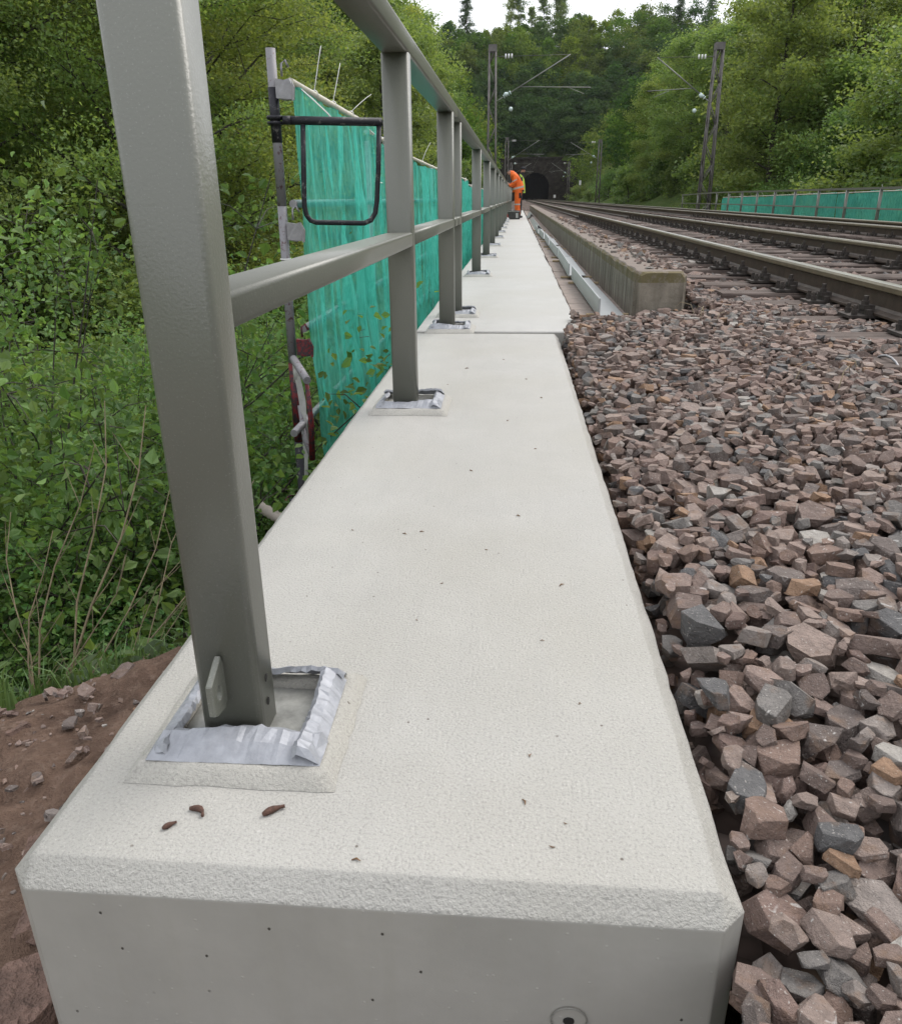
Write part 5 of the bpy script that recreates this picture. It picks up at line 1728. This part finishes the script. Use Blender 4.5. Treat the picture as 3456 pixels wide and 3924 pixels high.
rt = random.Random(2024)
def put(kinds, names, xs, ys, n, smin, smax, label, group, ht, mind, sink=0.3, cat='tree'):
    placed = []
    tries = 0
    while len(placed) < n and tries < n * 40:
        tries += 1
        x = rt.uniform(*xs); y = rt.uniform(*ys)
        if any((x - p[0]) ** 2 + (y - p[1]) ** 2 < mind * mind for p in placed): continue
        z = float(G(x, y)) - sink
        k = rt.randrange(len(kinds))
        s = rt.uniform(smin, smax)
        lim = sky_limit(x, y) * y + .65
        if z + ht * s > lim:
            s = (lim - z) / ht
            if s < smin * .55: continue
        placed.append((x, y))
        lb = label[k] if isinstance(label, list) else label
        plant(kinds[k], names, (x, y, z), s, rt.uniform(0, 6.28), lb, cat, group, rt.uniform(.9, 1.15))
    return placed
far_spots = []
def spots(xs, ys, n, smin, smax, ht, mind, fam):
    placed = []; tries = 0
    while len(placed) < n and tries < n * 40:
        tries += 1
        x = rt.uniform(*xs); y = rt.uniform(*ys)
        if any((x - p[0]) ** 2 + (y - p[1]) ** 2 < mind * mind for p in placed): continue
        z = float(G(x, y)) - .4; q = rt.uniform(smin, smax)
        lim = sky_limit(x, y) * y + .65
        if z + ht * q > lim:
            q = (lim - z) / ht
            if q < smin * .5: continue
        placed.append((x, y, z, q, rt.choice(fam)))
    return placed

def crown_points(seed, Ht, rad, n, base):
    """clumped crown volume for a tree seen from far away"""
    g = np.random.default_rng(seed); A = []
    for k in range(46):
        t = base + (1 - base) * g.random()
        prof = math.sin(min(1, (t - base) / (1 - base) * .86 + .14) * math.pi) ** .7
        a = g.uniform(0, 6.283); r = rad * prof * math.sqrt(g.uniform(.15, 1))
        A.append((r * math.cos(a), r * math.sin(a), Ht * t * .95, g.uniform(.55, 1.15)))
    A = np.array(A); i = g.integers(0, len(A), n)
    return A[i, :3] + g.normal(0, 1, (n, 3)) * A[i, 3:4] * np.array((1, 1, .6))

def build_woodland():
    g = np.random.default_rng(404); Vs, Rn = [], []
    tmpl = [crown_points(500 + k, 15, 4.5, 3000, .08) for k in range(6)]
    for (x, y, z, q, fam) in far_spots:
        P = tmpl[g.integers(0, 6)]; n = 3000 if y < 200 else 2600
        P = P[g.permutation(len(P))[:n]]
        a = g.uniform(0, 6.283); ca, sa = math.cos(a), math.sin(a); w = q * g.uniform(.9, 1.2)
        Q = np.stack([x + (P[:, 0] * ca - P[:, 1] * sa) * w, y + (P[:, 0] * sa + P[:, 1] * ca) * w, z + P[:, 2] * q], 1)
        N = unit(g.normal(0, 1, (n, 3)) + np.array((0, 0, .8))); T = g.normal(0, 1, (n, 3)); T = unit(T - (T * N).sum(1, keepdims=True) * N); B = np.cross(N, T)
        e = (.45 * np.exp(g.normal(0, .3, n)))[:, None] * (1.0 if y < 200 else 1.15)
        Vs.append(np.stack([Q - T * e * .5, Q + B * e * .45 + T * e * .35, Q - B * e * .45 + T * e * .35], 1).reshape(-1, 3))
        Rn.append(np.full(n, (fam + g.uniform(.02, .98)) / 4.0))
    V = np.concatenate(Vs); R = np.concatenate(Rn).astype(np.float32)
    me = fast_mesh('woodland', V, np.arange(len(V)).reshape(-1, 3), [MAT['wood_leaf']])
    at = me.attributes.new('tree_tone', 'FLOAT', 'FACE'); at.data.foreach_set('value', R)
    tag(link('woodland', me), 'dense mixed woodland covering the hills around and above the tunnel', 'woodland', None, 'stuff')

# left: valley trees close to the bridge
put(NEAR, 'broadleaf_tree', (-24, -9.5), (15, 42), 20, .9, 1.2, ['yellow green broadleaf tree rising from the valley left of the railing', 'mid green broadleaf tree rising from the valley left of the railing'], 'valley trees left of the bridge', 17, 3.2)
put(MID, 'broadleaf_tree', (-48, -18), (14, 64), 46, .9, 1.35, ['yellow green tree on the slope behind the valley trees left of the railing', 'mid green slender tree on the slope behind the valley trees left of the railing', 'mid green spreading tree on the slope behind the valley trees left of the railing'], 'trees on the left slope', 16, 3.6)
put(MID, 'broadleaf_tree', (-34, -8.0), (46, 112), 60, .75, 1.15, ['yellow green tree on the hillside behind the mast on the walkway side', 'mid green slender tree on the hillside behind the mast on the walkway side', 'mid green spreading tree on the hillside behind the mast on the walkway side'], 'trees on the left hillside', 16, 3.4)
far_spots += spots((-70, -9), (108, 262), 95, .8, 1.25, 15, 4.2, (0, 1, 2, 2))
# right side
put(MID, 'broadleaf_tree', (15.5, 36), (22, 64), 46, .7, 1.15, ['yellow green tree on the slope right behind the opposite railing', 'mid green slender tree on the slope right behind the opposite railing', 'mid green spreading tree on the slope right behind the opposite railing'], 'trees behind the opposite railing', 16, 3.2)
put(MID, 'broadleaf_tree', (17, 55), (60, 120), 64, .75, 1.2, ['yellow green tree on the hillside beyond the mast by the opposite railing', 'mid green slender tree on the hillside beyond the mast by the opposite railing', 'mid green spreading tree on the hillside beyond the mast by the opposite railing'], 'trees on the right hillside', 16, 3.6)
far_spots += spots((20, 95), (112, 262), 120, .85, 1.25, 15, 4.2, (0, 0, 1, 2))
put(MID, 'broadleaf_tree', (-22, -3.2), (-40, -6), 20, 1.0, 1.35, 'unseen broadleaf tree added behind the near end of the beam to block sky light, left of the tracks', 'unseen trees added behind the beam end to block sky light', 16, 3.4)  # out of view, added to cut sky light on the front faces
put(MID, 'broadleaf_tree', (11.5, 30), (-44, 0), 18, 1.0, 1.35, 'unseen broadleaf tree added behind the near end of the beam to block sky light, right of the tracks', 'unseen trees added right of the tracks to block sky light', 16, 3.4)  # more unseen trees added to darken faces turned to the camera
# hill above the tunnel
far_spots += spots((-24, 38), (264, 292), 75, .6, .95, 13, 3.4, (3,))
far_spots += spots((-90, 120), (286, 345), 200, .8, 1.15, 15, 4.2, (0, 0, 1, 1, 2))
build_woodland()
for x, y, s, kd, lb in ((-19.5, 322, 1.0, CONI, 'pointed conifer standing against the white sky left of the notch'), (8, 330, 1.0, PINE, None), (12.5, 326, .95, PINE, None), (-4, 326, 1.0, PINE, None), (-1, 330, 1.1, PINE, None), (4, 334, .95, PINE, None), (15.5, 332, 1.05, PINE, None), (56, 330, .8, CONI, 'dark conifer on the crest right of the sky notch'), (66, 325, .85, CONI, 'broad conifer on the right end of the crest')):
    z = float(G(x, y)) - .4
    plant(kd, 'conifer_tree' if kd is CONI else 'pine_tree', (x, y, z), s, rt.uniform(0, 6), lb or 'thin sparse pine on the crest against the white sky', 'tree', None if lb else 'sparse pines on the crest')

# low shrubs that hide the tree feet along both sides
def make_bush(seed, R_, Hh, nl, leaf, mat, stems=22, six=True):
    g = np.random.default_rng(seed); m = MB(); A, Sp = [], []
    for k in range(stems):
        a = g.uniform(0, 6.283); r0 = R_ * .35 * math.sqrt(g.random()); el = g.uniform(.9, 1.5)
        p = np.array((r0 * math.cos(a), r0 * math.sin(a), -.15)); L = Hh * g.uniform(.6, 1.05)
        a2 = a + g.normal(0, .7); d = np.array((math.cos(a2) * math.cos(el), math.sin(a2) * math.cos(el), math.sin(el)))
        pts = [p]
        for s in range(5):
            d = unit((d + g.normal(0, .16, 3) + np.array((math.cos(a2), math.sin(a2), 0)) * .06)[None])[0]; pts.append(pts[-1] + d * L / 5)
        m.tube(pts, [.010, .008, .0065, .005, .0035, .002], 5, 0, False)
        for s in range(1, 6):
            for q in range(3):
                tw = unit((g.normal(0, 1, 3) * np.array((1, 1, .5)))[None])[0] * R_ * g.uniform(.10, .30)
                base = pts[s] * .6 + pts[s - 1] * .4
                m.tube([base, base + tw * .5 + np.array((0, 0, .03)), base + tw], [.0035, .0025, .001], 3, 0, False)
                A += [base + tw * u for u in (.4, .75, 1.05)]; Sp += [.07, .08, .08]
    A = np.array(A); Sp = np.array(Sp) * (Hh / 1.8)
    idx = g.integers(0, len(A), nl)
    P = A[idx] + g.normal(0, 1, (nl, 3)) * Sp[idx][:, None]
    V, F = leaf_cards(P, leaf, g, up=.45, aspect=.72, fold=.22, droop=.35, six=six)
    tm = m.build('bush_stems', MAT['bark']); tme = tm.data; bpy.data.objects.remove(tm)
    return tme, fast_mesh('bush_crown', V, F, [mat])
BUSH = [make_bush(31, 1.25, 2.7, 17000, .037, MAT['leaf_bush'], 34), make_bush(32, 1.1, 2.3, 15000, .035, MAT['leaf_bush'], 28), make_bush(33, .8, 1.2, 5200, .040, MAT['leaf_mid'], 20)]
SHRUB = make_tree(40, 4.2, 2.3, 14000, .095, MAT['leaf_mid'], .03, .7, 18, 4, .05, .42)
SHRUBF = make_tree(41, 4.5, 2.6, 2600, .30, MAT['leaf_mid'], .03, .7, 14, 3, .06, .5)

def bush(k, x, y, s, lab, z=None, name='leafy_bush'):
    zz = (float(soil_z(np.array(x), np.array(y))) if (x > -4.1 and y < 5.1) else float(G(x, y))) - .05 if z is None else z
    r = empty(name, (x, y, zz), rt.uniform(0, 6.28)); r.scale = (s, s, s)
    tag(r, lab, 'bush', 'bushes on the bank left of the railing')
    link('stems', BUSH[k][0], r); link('foliage', BUSH[k][1], r)
for k, x, y, s in ((0, -2.95, 3.9, 1.38), (0, -2.95, 4.7, 1.2), (1, -3.8, 4.5, 1.75), (1, -2.8, 5.2, 1.4), (0, -3.9, 5.9, 1.5), (1, -2.15, 3.5, .80), (1, -2.75, 3.2, .80), (2, -1.75, 2.75, .62), (1, -3.3, 5.9, .8), (0, -3.7, 6.8, .85), (1, -3.6, 7.9, .8), (0, -4.0, 8.6, .9), (2, -2.25, 2.45, .6), (1, -3.6, 3.3, .95), (0, -3.7, 7.2, 1.0), (1, -4.6, 9.0, 1.2), (0, -3.3, 10.2, 1.0), (1, -5.2, 6.6, 1.2), (0, -4.3, 12.2, 1.2), (1, -6.2, 9.2, 1.4), (0, -3.4, 13.5, 1.1), (1, -5.6, 13.0, 1.4)):
    bush(k, x, y, s, ('small low bush at the grassy edge of the soil bank' if k == 2 else 'tall leafy bush growing up the bank left of the end post' if y < 6.5 and x > -4 else 'leafy bush lower on the valley side beside the scaffold and net'))
put([SHRUB], 'shrub', (-14, -6.2), (14, 44), 40, .8, 1.3, 'low green shrub on the valley side below the railing', 'shrubs below the railing', 4.2, 1.6, .3, 'shrub')
put([SHRUB], 'shrub', (14.2, 19), (14, 62), 46, .8, 1.3, 'low green shrub directly behind the opposite net and railing', 'shrubs behind the opposite railing', 4.2, 1.5, .3, 'shrub')
put([SHRUBF], 'shrub', (-10, -4.6), (62, 250), 50, .5, 1.0, 'low shrub along the left edge of the far track', 'shrubs left of the far track', 4.5, 2.4, .3, 'shrub')
put([SHRUBF], 'shrub', (14.5, 24), (62, 235), 60, .5, 1.1, 'low shrub along the right edge of the far track', 'shrubs right of the far track', 4.5, 2.2, .3, 'shrub')

# pale bare stems and grass at the edge of the soil bank
def bare_stem(pts, r, lab):
    m = MB(); m.tube(pts, list(np.linspace(r, r * .3, len(pts))), 6, 0, False)
    # side twigs
    for k in range(1, len(pts) - 1):
        p = Vector(pts[k]); d = (Vector(pts[k + 1]) - p).normalized()
        q = p + d * .08 + Vector((random.uniform(-.08, .10), random.uniform(-.04, .04), .05)); m.tube([p, (p + q) / 2 + Vector((0, 0, -.004)), q], [r * .4, r * .3, r * .12], 4, 0, False)
    tag(m.build('bare_stem', MAT['twig']), lab, 'stem', 'pale stems at the foot of the bushes')
def gz(x, y): return float(soil_z(np.array(x), np.array(y)))
for bx, by, dx, dy, h, r in ((-1.42, 1.95, .30, .35, 1.05, .008), (-1.46, 1.93, .26, .20, .62, .006), (-1.38, 2.0, .52, .5, .75, .006), (-1.52, 1.92, .05, .25, .70, .006), (-1.55, 1.9, .16, .12, .5, .005), (-1.40, 1.97, .42, .2, .5, .005), (-1.60, 2.05, -.1, .3, .8, .006), (-1.48, 1.98, .62, .1, .38, .004), (-1.50, 1.88, .22, .3, .95, .006), (-1.36, 1.92, .35, .45, .9, .005), (-1.30, 1.85, .30, .3, .5, .004), (-1.58, 1.98, .30, .1, .42, .004), (-1.45, 2.05, .10, .4, 1.1, .007), (-1.25, 1.95, .25, .6, .8, .004)):
    z0 = gz(bx, by) - .03
    pts = [(bx + dx * t + .03 * math.sin(t * 7 + bx * 20), by + dy * t, z0 + h * t ** .92) for t in (0, .2, .4, .6, .8, 1)]
    bare_stem(pts, r * .62, 'thin pale bare stem leaning at the foot of the bushes')
def grass():
    g = np.random.default_rng(77); n = 5200
    x = g.uniform(-2.3, -.56, n); y = g.uniform(1.18, 2.7, n)
    s = (y - 1.28) + .55 * (-x - .95)
    k = (s > -.02 + .12 * g.random(n)) & (vnoise(x * 5, y * 5, 9) > -.45)
    x, y = x[k], y[k]; n = len(x)
    z = soil_z(x, y)
    h = g.uniform(.05, .17, n); a = g.uniform(0, 6.283, n); w = g.uniform(.0018, .0038, n); ln = g.uniform(.2, .9, n)
    dx, dy = np.cos(a), np.sin(a)
    b = np.stack([x, y, z - .01], 1)
    side = np.stack([-dy * w, dx * w, np.zeros(n)], 1)
    mid = b + np.stack([dx * h * ln * .25, dy * h * ln * .25, h * .62], 1)
    tip = b + np.stack([dx * h * ln * .8, dy * h * ln * .8, h * (1 - .25 * ln)], 1)
    V = np.stack([b - side, b + side, mid + side * .7, mid - side * .7, tip], 1).reshape(-1, 3)
    i = np.arange(n) * 5
    F = np.concatenate([np.stack([i, i + 1, i + 2], 1), np.stack([i, i + 2, i + 3], 1), np.stack([i + 3, i + 2, i + 4], 1)])
    o = link('grass', fast_mesh('grass', V, F, [MAT['grass']])); tag(o, 'short green grass along the top of the soil bank', 'grass', None, 'stuff')
grass()
def herbs():
    g = np.random.default_rng(78); n = 2600
    x = g.uniform(-3.4, -.62, n); y = g.uniform(1.5, 4.2, n)
    s = (y - 1.28) + .55 * (-x - .95); k = s > .22
    x, y = x[k], y[k]; P = np.stack([x, y, soil_z(x, y) + g.uniform(.02, .28, len(x)) * np.clip(s[k], .2, 1)], 1)
    V, F = leaf_cards(P, .05, g, up=.8, aspect=.65, six=True)
    o = link('ground_cover', fast_mesh('ground_cover', V, F, [MAT['leaf_dark']])); tag(o, 'low leafy ground cover under the bushes', 'ground cover', None, 'stuff')
herbs()
def pebbles():
    g = np.random.default_rng(12); items = []
    n = 2600; x = g.uniform(-2.4, -.545, n); y = g.uniform(-.2, 1.75, n); a = np.clip(g.lognormal(math.log(.0055), .6, n), .003, .03); R = rot_mats(n, .5, g)
    for i in range(n):
        items.append((np.array((x[i], y[i], float(soil_z(x[i], y[i])) + a[i] * .15)), R[i] * a[i], int(g.integers(0, len(SVlow)))))
    o = link('pebbles', join_stones('pebbles', items, SVlow)); tag(o, 'scattered pebbles on the soil bank', 'pebbles', None, 'stuff')
    for x, y, a, lab in ((-.605, .64, .055, 'reddish angular rock beside the lower corner of the beam'), (-.60, .555, .05, 'brown rock at the foot of the beam end'), (-.66, .76, .035, 'small buff rock on the soil by the beam'), (-.72, .88, .04, 'flat red stone in the soil bank'), (-.60, .47, .06, 'large brown rock under the beam corner'), (-.98, 1.22, .035, 'pale grey stone at the grass edge')):
        v = int(g.integers(0, len(SV)))
        o = link('rock', fast_mesh('rock', SV[v][0] * a, SV[v][1], [MAT['soilrock']]), None, (x, y, gz(x, y) + a * .1)); o.rotation_euler = (0, .2, g.uniform(0, 6)); tag(o, lab, 'rock')
pebbles()


# ------------------------------------------------------------------ dry stalks in the ballast, strap on a sleeper end
for x, y, L, a in ((1.02, 2.95, .13, .5), (1.12, 2.78, .16, 1.1), (1.30, 3.05, .10, 2.2), (1.33, 2.72, .09, .2), (1.22, 2.35, .14, 2.6), (.62, 3.6, .08, 1.7), (.98, 4.35, .14, 1.3), (1.03, 4.45, .12, 1.9), (1.05, 4.30, .10, .9), (1.0, 4.52, .15, 2.4)):
    z = float(bed_z(x, y)) + .045
    m = MB(); m.tube([(x, y, z - .03), (x + L * .3 * math.cos(a), y + L * .2 * math.sin(a), z + L * .35), (x + L * .75 * math.cos(a), y + L * .5 * math.sin(a), z + L * .42), (x + L * math.cos(a), y + L * .7 * math.sin(a), z + L * .2)], [.0022, .0020, .0016, .0008], 5, 0, False)
    tag(m.build('dry_stalk', MAT['twig']), 'pale dry grass stalk lying among the ballast stones', 'dry stalk', 'dry stalks in the ballast')
# ------------------------------------------------------------------ air
def build_haze():
    m = MB(); m.box(-440, 440, -170, 720, -25, 95)
    t = NT('pale air'); v = t.new('ShaderNodeVolumePrincipled')
    v.inputs['Color'].default_value = (.86, .90, .95, 1); v.inputs['Density'].default_value = 0.00008
    t.l(v.outputs[0], t.out.inputs['Volume'])
    tag(m.build('haze', t.mat), 'thin pale haze filling the valley air', 'haze', None, 'stuff')
build_haze()
